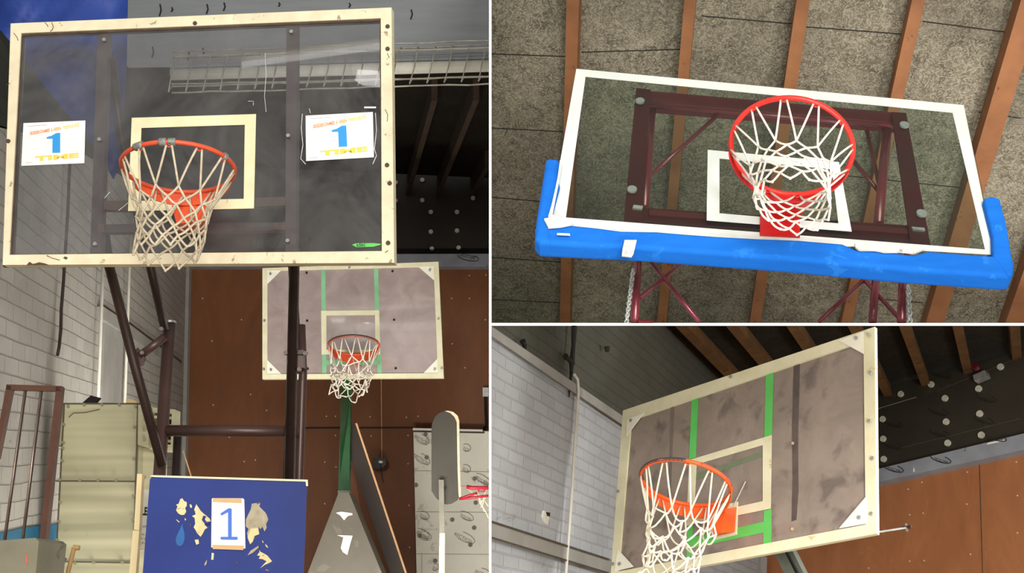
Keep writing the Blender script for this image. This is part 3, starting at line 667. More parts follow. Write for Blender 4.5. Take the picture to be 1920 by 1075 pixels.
for a, b in (((47, 731), (7, 1020)), ((77, 731), (41, 1020))):
    g = G().tube([QF(a[0], a[1], -.02), QF(b[0], b[1], -.02)], .0065, 8); g.out('rod', M['rod_steel'], gf, smooth=True)
    G().tube([QF(a[0] + 2.6, a[1], -.02), QF(b[0] + 2.6, b[1], -.02)], .004, 6).out('rod', M['metal_brown_dark'], gf)
SL = Pl((.05, 1, 0), at(40, 1040, 5.3))
o = G().prism([SL(-20, 1016), SL(0, 1014), SL(66, 1009), SL(73, 1015), hang(SL, 71, 1060), hang(SL, -20, 1060)], SL.n, .3).out('low_box', M['concrete_slab']); tag(o, 'dull olive grey box in the lower left corner with a faint red mark', 'box')
poly('red_mark', SL, [(48, 1042), (50, 1040), (52, 1046), (51, 1060), (48, 1058), (47, 1050)], M['red_mark'], o, .002, .003)
CB = Pl((.07, 1, .0), at(190, 900, 7.15))
cab = thing('ventilation_cabinet', 'tall beige sheet metal cabinet with riveted seams against the white brick wall', 'cabinet', hang(CB, 180, 1000))
G().prism([CB(120, 757), CB(258, 757), CB(253, 903), CB(250, 1045), hang(CB, 247, 1060), hang(CB, 101, 1060), CB(104, 1055)], CB.n, .4).out('body', M['cabinet_beige'], cab)
for a, b in (((104, 757), (262, 757)), ((104, 902), (255, 903)), ((98, 1053), (250, 1056))): seg(CB, a, b, 2.4, 'seam', M['seam_dark'], cab, .02, .012, True)
for q in (((120, 758), (104, 1055)), ((258, 758), (250, 1055))): seg(CB, q[0], q[1], 2.2, 'seam', M['seam_dark'], cab, .02, .008)
dots('rivet', CB, [(128, 762), (158, 759), (191, 759), (224, 759), (255, 762), (120, 796), (119, 830), (118, 840), (117, 864), (113, 900), (150, 901), (184, 901), (218, 901), (113, 942), (111, 978), (108, 1013), (252, 800), (251, 860), (250, 930), (249, 975), (176, 1055), (230, 1055), (141, 1056)], .009, M['rivet'], cab, .008, .02)
G().tube([CB(129, 783, .002), CB(138, 775, .002), CB(160, 774, .002), CB(187, 768, .002)], .003, 5).out('dent_line', M['seam_dark'], cab)
poly('side_box', CB, [(106, 758), (118, 758), (115, 835), (103, 835)], M['cabinet_beige'], cab, .25, -.06)
poly('flange_box', CB, [(259, 759), (281, 760), (278, 836), (258, 834)], M['cabinet_beige'], cab, .3, .03)
dots('rivet', CB, [(272, 770), (272, 787), (271, 806), (271, 825), (271, 896)], .011, M['rivet'], cab, .006, .032)
poly('lower_side', CB, [(256, 838), (292, 842), (290, 1000), (250, 1000)], M['cabinet_beige'], cab, .2, -.12)
lv = ringp('louvre_frame', CB, [(282, 764), (328, 768), (326, 846), (280, 843)], [(285, 773), (322, 776), (320, 834), (283, 832)], M['cabinet_beige'], cab, .1, -.02)
poly('louvre_back', CB, [(283, 768), (324, 771), (322, 842), (281, 840)], M['black_metal'], cab, .02, -.12)
for y in (782, 797, 812, 826): seg(CB, (285, y), (322, y + 2), 5, 'louvre_slat', M['cabinet_beige'], cab, .03, -.05, True)
fl = poly('metal_flap', CB, [(154, 756), (170, 742), (187, 746), (176, 758)], M['black_metal'], None, .03, -.15); tag(fl, 'small black metal flap sticking up from the top of the beige cabinet', 'flap')
o = poly('foam_piece', CB, [(236, 748), (246, 749), (256, 753), (256, 757), (236, 757)], M['pad_core'], None, .1, -.05); tag(o, 'small yellowish foam lump lying on top of the beige cabinet', 'foam piece')
o = G().tube([at(60, 1070, 5.9), at(95, 1064, 5.9), at(112, 1062, 5.9), at(118, 1052, 5.9), at(104, 1047, 5.9)], .022, 12).out('drain_pipe', M['pole_grey'], None, smooth=True); tag(o, 'short grey pipe with elbow between the low box and the beige cabinet', 'pipe')
hd = thing('mallet', 'wooden handled mallet standing upright in front of the beige cabinet', 'mallet', hang(Pl((0, 1, 0), at(128, 1075, 5.7)), 124, 1075))
HP = Pl((0, 1, 0), at(128, 1075, 5.7)); G().tube([HP(139, 1027), HP(126, 1080), hang(HP, 118, 1085)], .011, 10).out('handle', M['handle_wood'], hd, smooth=True); G().tube([HP(137, 1027), HP(149, 1028)], .012, 10).out('head', M['handle_wood'], hd)
BB = Pl((0, 1, 0), at(255, 980, 5.6))
wb = thing('wooden_batten', 'pale jointed wooden batten standing upright left of the blue pad', 'batten', hang(BB, 250, 1060))
poly('upper_length', BB, [(257, 889), (266.5, 889), (261, 995), (251, 994)], M['beech'], wb, .04); G().prism([BB(249, 995), BB(261, 996), hang(BB, 257, 1060), hang(BB, 243, 1060)], BB.n, .04).out('lower_length', M['beech'], wb)
PS = Pl((0, 1, 0), at(275, 960, 6.0)); ps = poly('poster', PS, [(267, 918), (284, 921), (284, 1028), (262, 1031)], M['poster'], None, .02); tag(ps, 'torn white poster with black letters, mostly hidden between batten and blue pad', 'poster')
lettering('LE C', PS(265.5, 967, .003), PS(286, 967, .003), PS(266, 951, .003), M['ink_black'], ps, bold=.04)
for y, hh, tt in ((990, 6, 'cette R'), (1004, 4, 'la Bo'), (1013, 4, 'rue'), (1020, 4, 'tel')): lettering(tt, PS(264, y, .003), PS(286, y, .003), PS(264, y - hh, .003), M['ink_grey'], ps)

# ---- far hoop with green post
FP = Pl((.03, 1, 0), at(660, 600, 11.8)); nf = FP.n
fh = thing('basketball_hoop', 'smaller-looking far basketball hoop with green tape lines on a green post before plywood', 'basketball hoop', hang(Pl((0, 1, 0), at(650, 850, 12.3)), 650, 850))
fo = [(492, 503), (822, 491), (832, 709), (492, 711)]
ringp('board_frame', FP, fo, [(501, 508), (813, 500), (821, 700), (501, 702)], M['cream_board'], fh, .05, .012)
poly('board_panel', FP, [(499, 506), (815, 497), (824, 702), (499, 704)], M['plexi_far'], fh, .012)
for q in ([(501, 508), (527, 507), (501, 533)], [(785, 501), (813, 500), (814, 526)], [(501, 675), (501, 702), (528, 702)], [(794, 700), (821, 672), (821, 700)]): poly('corner_plate', FP, q, M['board_white'], fh, .004, .006)
for q in ([(602, 507), (610, 507), (611, 583), (603, 583)], [(701, 504), (709, 504), (711, 582), (703, 582)]): poly('tape_line', FP, q, M['green_tape_pale'], fh, .002, .0035)
ringp('target_square', FP, [(602, 583), (711, 582), (713, 665), (603, 665)], [(612, 592), (703, 591), (704, 656), (612, 656)], M['cream_board'], fh, .002, .0045)
for q in ([(604, 665), (612, 665), (612, 700), (604, 700)], [(707, 664), (715, 664), (716, 700), (708, 700)], [(604, 676), (713, 675), (713, 684), (604, 685)]): poly('tape_line', FP, q, M['green_tape_pale'], fh, .002, .0032 + .0003 * (q[0][1] % 3))
dots('board_bolt', FP, [(575, 512), (736, 509), (576, 602), (739, 600), (577, 692), (742, 691)], .012, M['black_metal'], fh, .006, .004)
dots('board_screw', FP, [(507, 514), (655, 502), (806, 507), (496, 602), (822, 598), (508, 694), (815, 693), (495, 693), (828, 691)], .012, M['galvanised'], fh, .006, .016)
for x in (600, 718): poly('rear_batten', FP, [(x - 22, 506), (x - 14, 506), (x - 12, 702), (x - 20, 702)], M['metal_brown_dark'], fh, .03, -.03)
Cf = V(-1.5248, 11.0667, 4.0411); uf = V(-.0304, .164, .986); uuf = V(.9989, -.03, .0358); Rf = .243
rf = rim(fh, Cf, uf, uuf, Rf, .0105, M['orange_flat'], M['orange_flat'], h=.075, span=78, ca=100)
Uf, Uxf, Vxf = frame(uf, uuf)
G().tube([circ(Cf, Uxf, Vxf, Rf, .001, Uf, math.radians(195 + 150 * i / 24)) for i in range(25)], .0115, 10).out('taped_front', M['rim_black'], rf, smooth=True)
mid = circ(Cf, Uxf, Vxf, Rf + .01, 0, Uf, math.pi / 2)
def onpl(p, vx, pl): return p + vx * (((pl.p - p).dot(pl.n)) / vx.dot(pl.n))
def bracket(par, mid, Ux, Vx, U, pl, w0, w1, top, bot, m, sl=.0):
    tl = mid - Ux * w0 - U * top; tr = mid + Ux * w0 - U * top; bl = mid - Ux * w1 - U * bot; br = mid + Ux * w1 - U * bot
    q = [onpl(p, Vx, pl) - U * sl for p in (tl, tr, br, bl)]
    return G().add([tl, tr, br, bl] + q, [(0, 1, 2, 3), (7, 6, 5, 4), (0, 4, 5, 1), (1, 5, 6, 2), (2, 6, 7, 3), (3, 7, 4, 0)]).out('rim_bracket', m, par)
RBf = Pl(nf, circ(Cf, Uxf, Vxf, Rf + .012, 0, Uf, math.radians(100)))
hullq(P(RBf, [(645, 662), (677, 662), (673, 682), (649, 682)]), P(FP, [(646, 662), (675, 662), (672, 684), (650, 684)]), 'rim_bracket', M['orange_flat'], fh)
net(fh, Cf, uf, uuf, Rf, .50, .155, M['cord_white'], rows=7, first=.42, shift=(-.02, 0, 0), seed=11, jit=.02, cord=.0055, pw=.6, sag=.3)
GP = Pl((0, 1, 0), at(650, 850, 12.3))
G().prism([FP(638, 690, -.03), FP(659, 690, -.03), GP(657, 757), GP(655, 922), hang(GP, 655, 930), hang(GP, 634, 930), GP(634, 922), GP(639, 757)], GP.n, .12).out('post', M['green_post'], fh)
poly('post_foot', GP, [(633, 920), (656, 920), (656, 925), (633, 925)], M['grey_green_metal'], fh, .14, .02)
TC = Pl((0, 1, 0), at(640, 1000, 11.4))
tc = G().prism([TC(635, 924), TC(654, 924), TC(716, 1075), hang(TC, 760, 1110), hang(TC, 555, 1110), TC(577, 1075)], TC.n, .5).out('base_cover', M['sheet_grey']); tag(tc, 'tapering dull grey cover over the foot of the green post', 'cover')
poly('paper_scrap', TC, [(630, 962), (640, 960), (660, 963), (661, 966), (652, 968), (645, 976), (638, 967)], M['paper'], tc, .004, .006)
poly('paper_scrap', TC, [(632, 1004), (661, 1005), (658, 1015), (651, 1041), (643, 1036), (639, 1028), (644, 1008)], M['paper'], tc, .004, .006)
LB = Pl((0, 1, 0), at(690, 1000, 12.9)); o = G().prism([LB(655, 850), LB(662, 855), hang(LB, 745, 1110), hang(LB, 700, 1110), LB(654, 925)], LB.n, .03).out('leaning_board', M['plywood_red']); tag(o, 'reddish brown board leaning behind the grey cover and dark plank', 'board')
LK = Pl((0, 1, 0), at(690, 950, 12.3)); lk = thing('leaning_plank', 'long dark brown plank with a pale edge leaning right of the green post', 'plank', hang(LK, 745, 1080))
G().prism([LK(657, 797), LK(666, 795), LK(761, 1076), hang(LK, 772, 1110), hang(LK, 742, 1110), LK(732, 1076), LK(657, 858)], LK.n, .04).out('face', M['plank_dark'], lk)
G().prism([LK(666, 794, .004), LK(669.5, 794, .004), LK(763, 1076, .004), hang(LK, 774, 1110) - LK.n * .004, hang(LK, 771, 1110) - LK.n * .004, LK(759.5, 1076, .004)], LK.n, .048).out('pale_edge', M['plank_edge'], lk)
BX = Pl((0, 1, 0), at(710, 870, 14.6)); bx = thing('wall_lamp', 'small black wall lamp with white glint and hanging wire on the brown plywood', 'lamp', BX(710, 880))
poly('body', BX, [(699, 859), (721, 859), (724, 862), (724, 870), (719, 876), (712, 879), (699, 878)], M['black_plastic'], bx, .35, 0); poly('lens', BX, [(709, 867), (712, 864), (717, 865), (718, 868), (713, 869)], M['board_white'], bx, .01, .01)  # white glint painted as a flat patch on the lamp body
G().tube([BX(713, 871, .02), BX(716, 890, .02), BX(719, 906, .02)], .006, 6).out('wire', M['black_metal'], bx)
# ---- right of the bay: printed insulation boards, pole board, red rim
IB = Pl((.03, 1, 0), at(850, 900, 14.7)); ib = structure(G().prism([IB(775, 806), IB(edge, 809), IB(edge, 1115), IB(782, 1115)], IB.n, .1).out('wall_insulation', M['foil_board']))
poly('edge_strip', IB, [(774, 803), (905, 806), (905, 811), (774, 809)], M['paper'], ib, .02, .02); poly('edge_strip', IB, [(774, 807.5), (908, 810), (908, 812.5), (774, 810)], M['gasket_dark'], ib, .03, .03)
for a, b in (((778, 883), (edge, 885)), ((780, 960), (edge, 961)), ((781, 1039), (edge, 1040))): seg(IB, a, b, 1.4, 'board_joint', M['seam_pale'], ib, .01, .006, True)
seg(IB, (791, 1037), (791, 1075), 1, 'board_joint', M['seam_pale'], ib, .01, .006)
# printed text runs down to the right in some boards, and upside down in others
for x0, y0, x1, y1 in ((776, 815, 800, 830), (774, 850, 802, 868), (905, 900, 915, 906), (851, 998, 885, 1015), (782, 1000, 804, 1008), (890, 1069, 915, 1078)):
    if x1 <= 916: tx('RECTICEL', IB, x0, y0 + 6, x1, y1 + 6, 6.5, M['ink_grey'], ib, .01); swoosh(IB, (x0 + x1) / 2 + 3, (y0 + y1) / 2 + 1, (x1 - x0) * .62, 8, math.atan2(y1 - y0, x1 - x0), -110, 120, M['ink_grey'], ib)
for x0, y0, x1, y1 in ((915, 905, 893, 892), (884, 973, 864, 963), (802, 971, 788, 963), (802, 1007, 782, 995), (880, 842, 869, 838), (880, 882, 868, 876), (820, 1066, 812, 1062)):
    tx('RECTICEL', IB, x0, y0, x1, y1, 6, M['ink_grey'], ib, .01); swoosh(IB, (x0 + x1) / 2, (y0 + y1) / 2, abs(x1 - x0) * .75, 7, math.atan2(y0 - y1, x0 - x1), -150, 110, M['ink_grey'], ib)
dots('fixing_disc', IB, [(798, 815), (800, 858), (890, 898), (892, 943), (882, 1022), (889, 990), (780, 910), (787, 1005), (848, 975), (816, 1052)], .028, M['ink_grey'], ib, .004, .006)
ob = thing('junction_box', 'small grey junction box with cable at the right edge of the plywood wall', 'junction box', FW(911, 745, .1))
poly('box', FW, [(905, 727), (916, 727), (916, 744), (905, 744)], M['galvanised'], ob, .1, .1); G().tube([FW(910, 744, .08), FW(911, 780, .08), FW(912, 798, .08), FW(907, 805, .08)], .018, 8).out('cable', M['black_metal'], ob)
PB = Pl((.04, 1, 0), at(835, 880, 9.6)); pb = thing('paddle_board', 'upright dark rounded paddle-shaped board on a pole before the white insulation', 'board', hang(PB, 830, 1060))
G().prism(P(PB, [(809, 806), (810, 796), (815, 783), (823, 775), (834, 771.5), (845, 772), (854, 779), (859, 790), (861, 880), (863, 928), (857, 938), (847, 944), (838, 946), (829, 944), (818, 935), (809, 921)]), PB.n, .03).out('panel', M['board_dark'], pb)
G().prism(P(PB, [(834, 771), (840, 770.5), (850, 773), (858, 780), (860.5, 788), (862, 880), (864, 929), (861, 933), (860, 928), (858, 880), (856.5, 792), (852, 782), (844, 774.5)], .002), PB.n, .045).out('pale_edge', M['edge_pale'], pb)
poly('pole_upper', PB, [(822.5, 900), (832, 900), (833.5, 1001), (824, 1001)], M['pole_grey'], pb, .03, .035)
G().prism([PB(824, 1000, .035), PB(834, 1000, .035), hang(PB, 836, 1060) - PB.n * .035, hang(PB, 826, 1060) - PB.n * .035], PB.n, .03).out('pole_lower', M['pole_cream'], pb)
dots('bolt', PB, [(834, 918)], .01, M['black_metal'], pb, .02, .006)
RP = Pl((0, 1, 0), at(890, 915, 9.8)); rr = thing('red_rim', 'bright red basketball rim with bare net showing behind the paddle board at right', 'basketball rim', RP(890, 945))
G().tube([RP(875, 913), RP(885, 915), RP(916, 915)], .016, 10).out('ring', M['red_dark'], rr, smooth=True); G().tube([RP(864, 912), RP(916, 912.5)], .003, 6).out('ring_edge', M['red_dark'], rr)
G().tube([RP(861, 936), RP(880, 929), RP(895, 925)], .010, 8).out('strut', M['red_dark'], rr, smooth=True); G().tube([RP(861, 936), RP(890, 933), RP(916, 930)], .011, 8).out('strut', M['red_dark'], rr, smooth=True)
G().tube([RP(896, 914), RP(898, 922), RP(908, 922), RP(912, 914)], .008, 8).out('brace', M['red_dark'], rr)
g = G()
for pts in ([(878, 918), (890, 928), (899, 934), (904, 946), (908, 960)], [(896, 922), (898, 932), (900, 944), (912, 962), (916, 972)], [(912, 916), (908, 930), (906, 944), (902, 952)], [(906, 934), (912, 944), (916, 950)], [(900, 944), (908, 936), (916, 926)]):
    g.tube([RP(x, y) for x, y in pts], .005, 5)
g.out('net', M['cord'], rr, smooth=True)

tl_ = thing('tube_lamp', 'long glowing ceiling tube lamp behind the viewer, mirrored as a streak in the far board', 'lamp', (-3.5, -.95, 7.45))
G().tube([V(-5.0, -.84, 7.40), V(-2.1, -1.1, 7.48)], .035, 12).out('tube', M['tube_glow'], tl_, smooth=True); G().bar(V(-5.05, -.84, 7.50), V(-2.05, -1.1, 7.58), .14, .08).out('housing', M['cream_board'], tl_)
tl_ = thing('ceiling_lamp', 'square glowing hall lamp behind the viewer, mirrored in the big glass board', 'lamp', (-4.18, -2.35, 7.9))
G().bar(V(-4.31, -2.38, 7.84), V(-4.03, -2.33, 7.76), .16, .14).out('diffuser', M['lamp_glow'], tl_); G().bar(V(-4.4, -2.46, 7.96), V(-3.96, -2.40, 7.84), .26, .1).out('housing', M['cream_board'], tl_)

# ================================================================== BAY TWO (upper right): hoop under the wood wool ceiling
n2 = c2w((.02, .718, -.695)).normalized(); BP2 = Pl(n2, EYE + c2w((1.12, 5.172, .569)))
up2 = V(.2847, .4699, .8355).normalized(); u2 = V(.9585, -.1537, -.2401)
dr2 = c2w((.018, 1, -1.081)).normalized(); db2 = (BP2(1807, 197) - BP2(1080, 129)).normalized(); cn2 = db2.cross(dr2).normalized()
if cn2.z < 0: cn2 = -cn2
CE2 = Pl(cn2, at(1440, 305, 8.6)); uv2 = uvof(CE2, db2)
cq = [(922, -110), (2190, -110), (2190, 605.5), (922, 605.5)]
structure(G().prism(P(CE2, cq), cn2, .08).out('ceiling_boards', M['woodwool'], None, uv2))
c2o = bpy.data.objects['ceiling_boards']
for a, b in (((922, 101), (1062, 106)), ((922, 240), (1055, 247)), ((922, 370), (1052, 381)), ((1090, 98), (1290, 92)), ((1316, 30), (1490, 45)), ((1505, 50), (1720, 66)), ((1730, 40), (1900, 62)), ((922, 483), (1055, 492)), ((1590, 330), (1800, 352)), ((1835, 210), (1915, 222)), ((922, 562), (1050, 568)), ((1640, 560), (1730, 568))):
    G().tube([CE2(a[0], a[1], .001), CE2(b[0], b[1], .001)], .004, 4).out('board_joint', M['ink_black'], c2o)
rl = ['orange roof rafter at the far left of the upper right bay', 'second roof rafter from the left behind the maroon-framed backboard', 'third roof rafter from the left, above and behind the red rim',
      'fourth roof rafter from the left, passing behind the board right of the rim', 'widest roof rafter crossing behind the right end of the blue padded board', 'roof rafter cut off in the lower right corner of the upper right bay']
for (x0, x1), w_, lb in zip(((1080, 1063), (1298, 1242), (1508, 1414), (1722, 1582), (1930, 1742), (2110, 1888)), (.085, .075, .085, .08, .13, .13), rl):
    rafter(CE2, [(x0, -30), (x1, 604)], w_, .14 if w_ < .1 else .17, M['rafter_wood'], lb, dr2, n=cn2, cut=(None, 605.5))
# hoop
h2 = thing('basketball_hoop', 'glass basketball hoop with white border, maroon frame and blue foam edge under the grey ceiling', 'basketball hoop', at(1445, 700, 6.4))
def P2(x, y, o=0.0): return BP2(x, y, o)
O2 = [(1080.6, 129), (1807, 197), (1864, 476), (1028, 424)]; I2 = [(1099, 144), (1790, 212), (1850, 468), (1052, 409)]
poly('glass_pane', BP2, [(1080, 129), (1807, 197), (1870, 482), (1024, 430)], M['glass_clean'], h2, .012)
ringp('border_line', BP2, [(1080.6, 129), (1807, 197), (1864, 478), (1028, 430)], [(1098, 143.5), (1786, 211), (1847, 468), (1061, 408)], M['glass_paint'], h2, .002, .003)
ringp('target_square', BP2, [(1327, 281), (1573, 304), (1597, 434), (1325, 413)], [(1349, 297), (1560, 317), (1572, 419), (1349, 400)], M['glass_paint'], h2, .002, .003)
# maroon support frame behind the glass
for q in ([(1193, 165), (1220, 168), (1204, 421), (1169, 418)], [(1672, 210), (1699, 212), (1745, 461), (1708, 457)]): poly('side_plate', BP2, q, M['maroon_flat'], h2, .012, -.02)
def t2(a, b, r, m='maroon', nm='frame_tube', o1=-.1, o2=None):
    o2 = o1 if o2 is None else o2; return G().tube([P2(a[0], a[1], o1), P2(b[0], b[1], o2)], r, 14).out(nm, M[m], h2, smooth=True)
def b2(q, m, nm='frame_rail', t=.05, off=-.06): return poly(nm, BP2, q, M[m], h2, t, off)
b2([(1212, 170), (1690, 212), (1690, 234), (1212, 195)], 'maroon', off=-.045); b2([(1180, 388), (1735, 425), (1738, 452), (1176, 412)], 'maroon_flat', off=-.045)
b2([(1217, 393), (1716, 430), (1717, 440), (1217, 403)], 'maroon', off=-.035, t=.02)
t2((1216, 197), (1680, 236), .016, 'maroon_pipe', o1=-.06); t2((1222, 200), (1208, 390), .021, 'maroon_pipe', 'frame_upright', -.08); t2((1664, 236), (1647, 420), .021, 'maroon_pipe', 'frame_upright', -.08)
t2((1349, 213), (1224, 325), .010, 'maroon_pipe', 'frame_brace', -.08, -.14); t2((1625, 243), (1655, 375), .010, 'maroon', 'frame_brace', -.1, -.16); t2((1590, 290), (1650, 362), .010, 'maroon', 'frame_brace', -.1, -.12)
dots('plate_bolt', BP2, [(1200, 191), (1185, 357), (1695, 236), (1727, 402)], .021, M['galvanised'], h2, .01, -.012)
b2([(1188, 384), (1206, 386), (1204, 392), (1186, 390)], 'galvanised', 'washer_strip', .01, -.01); b2([(1709, 425), (1733, 427), (1735, 432), (1712, 430)], 'galvanised', 'washer_strip', .01, -.01)
# legs and cross bracing below the board
LG = Pl(n2, BP2.p + n2 * .55); LG2 = Pl(n2, BP2.p + n2 * .8)
def leg(pl, a, b, r, m='maroon_pipe', nm='support_leg'): return G().tube([pl(*a), pl(*b)], r, 14).out(nm, M[m], h2, smooth=True)
leg(LG, (1198, 455), (1190, 603), .019); leg(LG, (1694, 498), (1690, 603), .020); leg(LG2, (1645, 490), (1636, 603), .020); leg(LG, (1209, 470), (1203, 480), .018, 'maroon')
leg(LG, (1210, 478), (1310, 603), .011, nm='cross_brace'); leg(LG, (1298, 476), (1200, 560), .011, nm='cross_brace'); leg(LG2, (1600, 503), (1686, 597), .011, nm='cross_brace'); leg(LG2, (1636, 510), (1536, 603), .011, nm='cross_brace')
G().tube([LG(1197, 603, -.0), LG(1225, 606)], .012, 8).out('floor_rail', M['maroon'], h2)
# struts joining the legs to the board frame
for a, b in (((1198, 455), (1196, 410)), ((1694, 498), (1720, 440)), ((1645, 490), (1640, 432))): G().tube([LG(*a), P2(b[0], b[1], -.09)], .018, 10).out('outrigger', M['maroon'], h2, smooth=True)
# rim, box bracket, net
C2 = V(1.0831, 4.2516, 3.3219); R2 = .232
r2 = rim(h2, C2, up2, u2, R2, .0105, M['red_rim'], M['red_metal'], h=.035, span=75, z0=.006)
U2, Ux2, Vx2 = frame(up2, u2); mid = circ(C2, Ux2, Vx2, R2, 0, U2, math.radians(90))
poly('rim_bracket', BP2, [(1426, 390), (1499, 394), (1500, 444), (1425, 440)], M['red_metal'], h2, .014, .012)
RB2 = Pl(n2, circ(C2, Ux2, Vx2, R2 + .01, 0, U2, math.radians(75)))
hullq(P(RB2, [(1447, 360), (1533, 364), (1530, 374), (1447, 370)]), P(BP2, [(1440, 392), (1499, 396), (1500, 406), (1440, 402)], .012), 'neck_plate', M['red_metal'], h2)
net(h2, C2, up2, u2, R2, .34, .135, M['cord_white'], rows=8, first=.42, seed=5, jit=.004, cord=.0042, pw=.36, shift=u2 * .055)
# blue foam edge pad
FB = Pl(n2, BP2.p)
fm = h2
def foam(q, nm, off=.03, t=.09):
    bm_ = G().prism(P(FB, q, off), FB.n, t).out('foam_padding', M['foam_blue'], fm)
    md = bm_.modifiers.new('b', 'BEVEL'); md.width = .02; md.segments = 4; md.limit_method = 'ANGLE'; md.angle_limit = 1.0
    return bm_
foam([(1003, 421), (1034, 424), (1062, 419), (1120, 425), (1165, 431), (1230, 432), (1290, 437), (1345, 441), (1420, 445), (1497, 448), (1580, 455), (1605, 466), (1655, 470), (1710, 476), (1740, 469), (1880, 479), (1903, 484), (1901, 517), (1892, 518), (1700, 505), (1470, 484), (1200, 464), (1012, 455), (1004, 447)], 'bottom_strip')
foam([(1024, 295), (1050, 297), (1046, 330), (1050, 345), (1042, 375), (1030, 420), (1036, 455), (1012, 454), (1003, 446), (1006, 410)], 'left_strip', .035)
foam([(1844, 372), (1858, 367), (1875, 371), (1888, 420), (1901, 500), (1900, 516), (1888, 515), (1862, 478), (1861, 440)], 'right_strip', .035)
poly('torn_edge', BP2, [(1050, 300), (1054, 305), (1050, 330), (1046, 350), (1040, 380), (1036, 402), (1046, 410), (1045, 424), (1030, 425), (1028, 405), (1034, 385), (1042, 350), (1046, 330)], M['torn_white'], fm, .01, .046)
poly('torn_edge', BP2, [(1603, 455), (1660, 458), (1735, 466), (1715, 474), (1690, 471), (1660, 472), (1640, 468), (1612, 468), (1604, 463)], M['torn_white'], fm, .01, .046)
poly('torn_edge', BP2, [(1020, 410), (1048, 405), (1075, 411), (1072, 420), (1052, 424), (1028, 426)], M['torn_white'], fm, .01, .048)
poly('tape_scrap', BP2, [(1171, 450), (1194, 450), (1188, 476), (1184, 482), (1166, 480), (1167, 468)], M['tape_clear'], fm, .004, .05)
poly('tape_scrap', BP2, [(1045, 437), (1068, 438), (1069, 441), (1044, 440)], M['tape_clear'], fm, .004, .05)
# chains
def chain(pts, size, label, th=.0032):
    """oval links threaded along the path"""
    g = G(); P_ = [Vector(p) for p in pts]; tot = sum((b - a).length for a, b in zip(P_, P_[1:])); step = size * 1.45; k = int(tot / step)
    for i in range(k + 1):
        d = i * step; 
        for a, b in zip(P_, P_[1:]):
            L_ = (b - a).length
            if d <= L_: break
            d -= L_
        c = a.lerp(b, min(1, d / L_)); t = (b - a).normalized(); s = t.cross((c - EYE).normalized()).normalized(); s2 = t.cross(s)
        sd = (s * .9 + s2 * .45) if i % 2 else (s2 * .85 - s * .5)
        g.tube([c + t * size * math.cos(x) + sd.normalized() * size * .62 * math.sin(x) for x in [2 * math.pi * j / 12 for j in range(12)]], th, 6, True)
    return tag(g.out('chain', M['chain_steel'], None, smooth=True), label, 'chain')
chain([LG(1187, 508, .03), LG(1183, 540, .03), LG(1175, 604, .03)], .013, 'steel chain hanging beside the left maroon support leg', .0042)
chain([LG(1703, 540, .03), LG(1706, 604, .03)], .016, 'steel chain hanging beside the right maroon support leg', .0042)
chain([LG(1222, 474, .05), LG(1232, 482, .05), LG(1236, 488, .05), LG(1240, 474, .05)], .012, 'short chain loop under the blue foam near the left support leg', .004)
chain([LG(1684, 512, .05), LG(1680, 520, .05), LG(1676, 524, .05), LG(1674, 514, .05)], .012, 'short chain loop under the blue foam near the right support leg', .004)
o = G(); o.sphere(CE2(1474, 507, .15), .018, 5); o.tube([CE2(1475, 492, .0), CE2(1474, 506, .15)], .004, 6); tag(o.out('ceiling_hook', M['black_metal']), 'tiny black hook hanging from the ceiling just below the blue foam', 'hook')

# ================================================================== BAY THREE (lower right): taped board seen from the side
n3 = c2w((.748, .497, -.439)).normalized(); BP3 = Pl(n3, EYE + c2w((1.21, 6.406, -.958)))
up3 = c2w((.149, .52, .841)).normalized(); db3 = (BP3(1640, 609) - BP3(1168, 770)).normalized()
dl3 = c2w((.449, 1, -.349)).normalized()
kw = (at(1427, 1060, 12.5)); W3 = Pl(n3, kw)                       # plywood end wall of this bay
L3n = dl3.cross(up3).normalized()
if L3n.dot(kw - EYE) < 0: L3n = -L3n
L3 = Pl(L3n, kw)
y0 = 611.5; PX = ray(922, 850).normalized(); PY = ray(1500, 612).normalized()
ledge = lambda x: 616.7 + .675 * (x - 925.6)
wl3 = structure(poly('wall_brick', L3, [(922, ledge(922) + 12), (1040, ledge(1040) + 15), (1168, ledge(1168) + 15), (1430, 965), (1428, 1110), (922, 1110)], M['grey_brick'], t=.2, along=dl3, push=PX))
poly('cornice', L3, [(922, ledge(922) - 2), (1168, ledge(1168)), (1430, 955), (1430, 968), (1168, ledge(1168) + 17), (1040, ledge(1040) + 18), (922, ledge(922) + 16)], M['plaster_grey'], wl3, .15, .05, dl3, PX)
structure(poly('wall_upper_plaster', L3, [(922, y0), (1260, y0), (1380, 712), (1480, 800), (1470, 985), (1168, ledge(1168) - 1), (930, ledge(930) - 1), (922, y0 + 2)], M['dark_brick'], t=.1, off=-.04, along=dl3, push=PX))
poly('ledge', L3, [(922, 980), (1142, 1051), (1420, 1142), (1420, 1175), (1142, 1077), (922, 1010)], M['plaster_grey'], wl3, .12, .06, dl3, PX)
for off_, q in ((.065, [(922, 977), (1142, 1048), (1142, 1052), (922, 981)]), (.065, [(922, 1007), (1142, 1074), (1142, 1077), (922, 1010)])): poly('ledge_line', L3, q, M['seam_dark'], wl3, .02, off_, dl3, PX)
o = G().tube([L3(1076, 702, .06), L3(1083, 712, .06), L3(1085, 735, .06), L3(1080, 800, .06), L3(1074, 900, .06), L3(1061, 1075, .06), L3(1058, 1110, .06)], .010, 10).out('conduit_pipe', M['pipe_white'], None, smooth=True)
tag(o, 'thin white conduit pipe running down the brick wall in the lower right bay', 'pipe')
dots('pipe_clip', L3, [(1076, 838), (1083, 736)], .02, M['galvanised'], o, .02, .06) if False else None
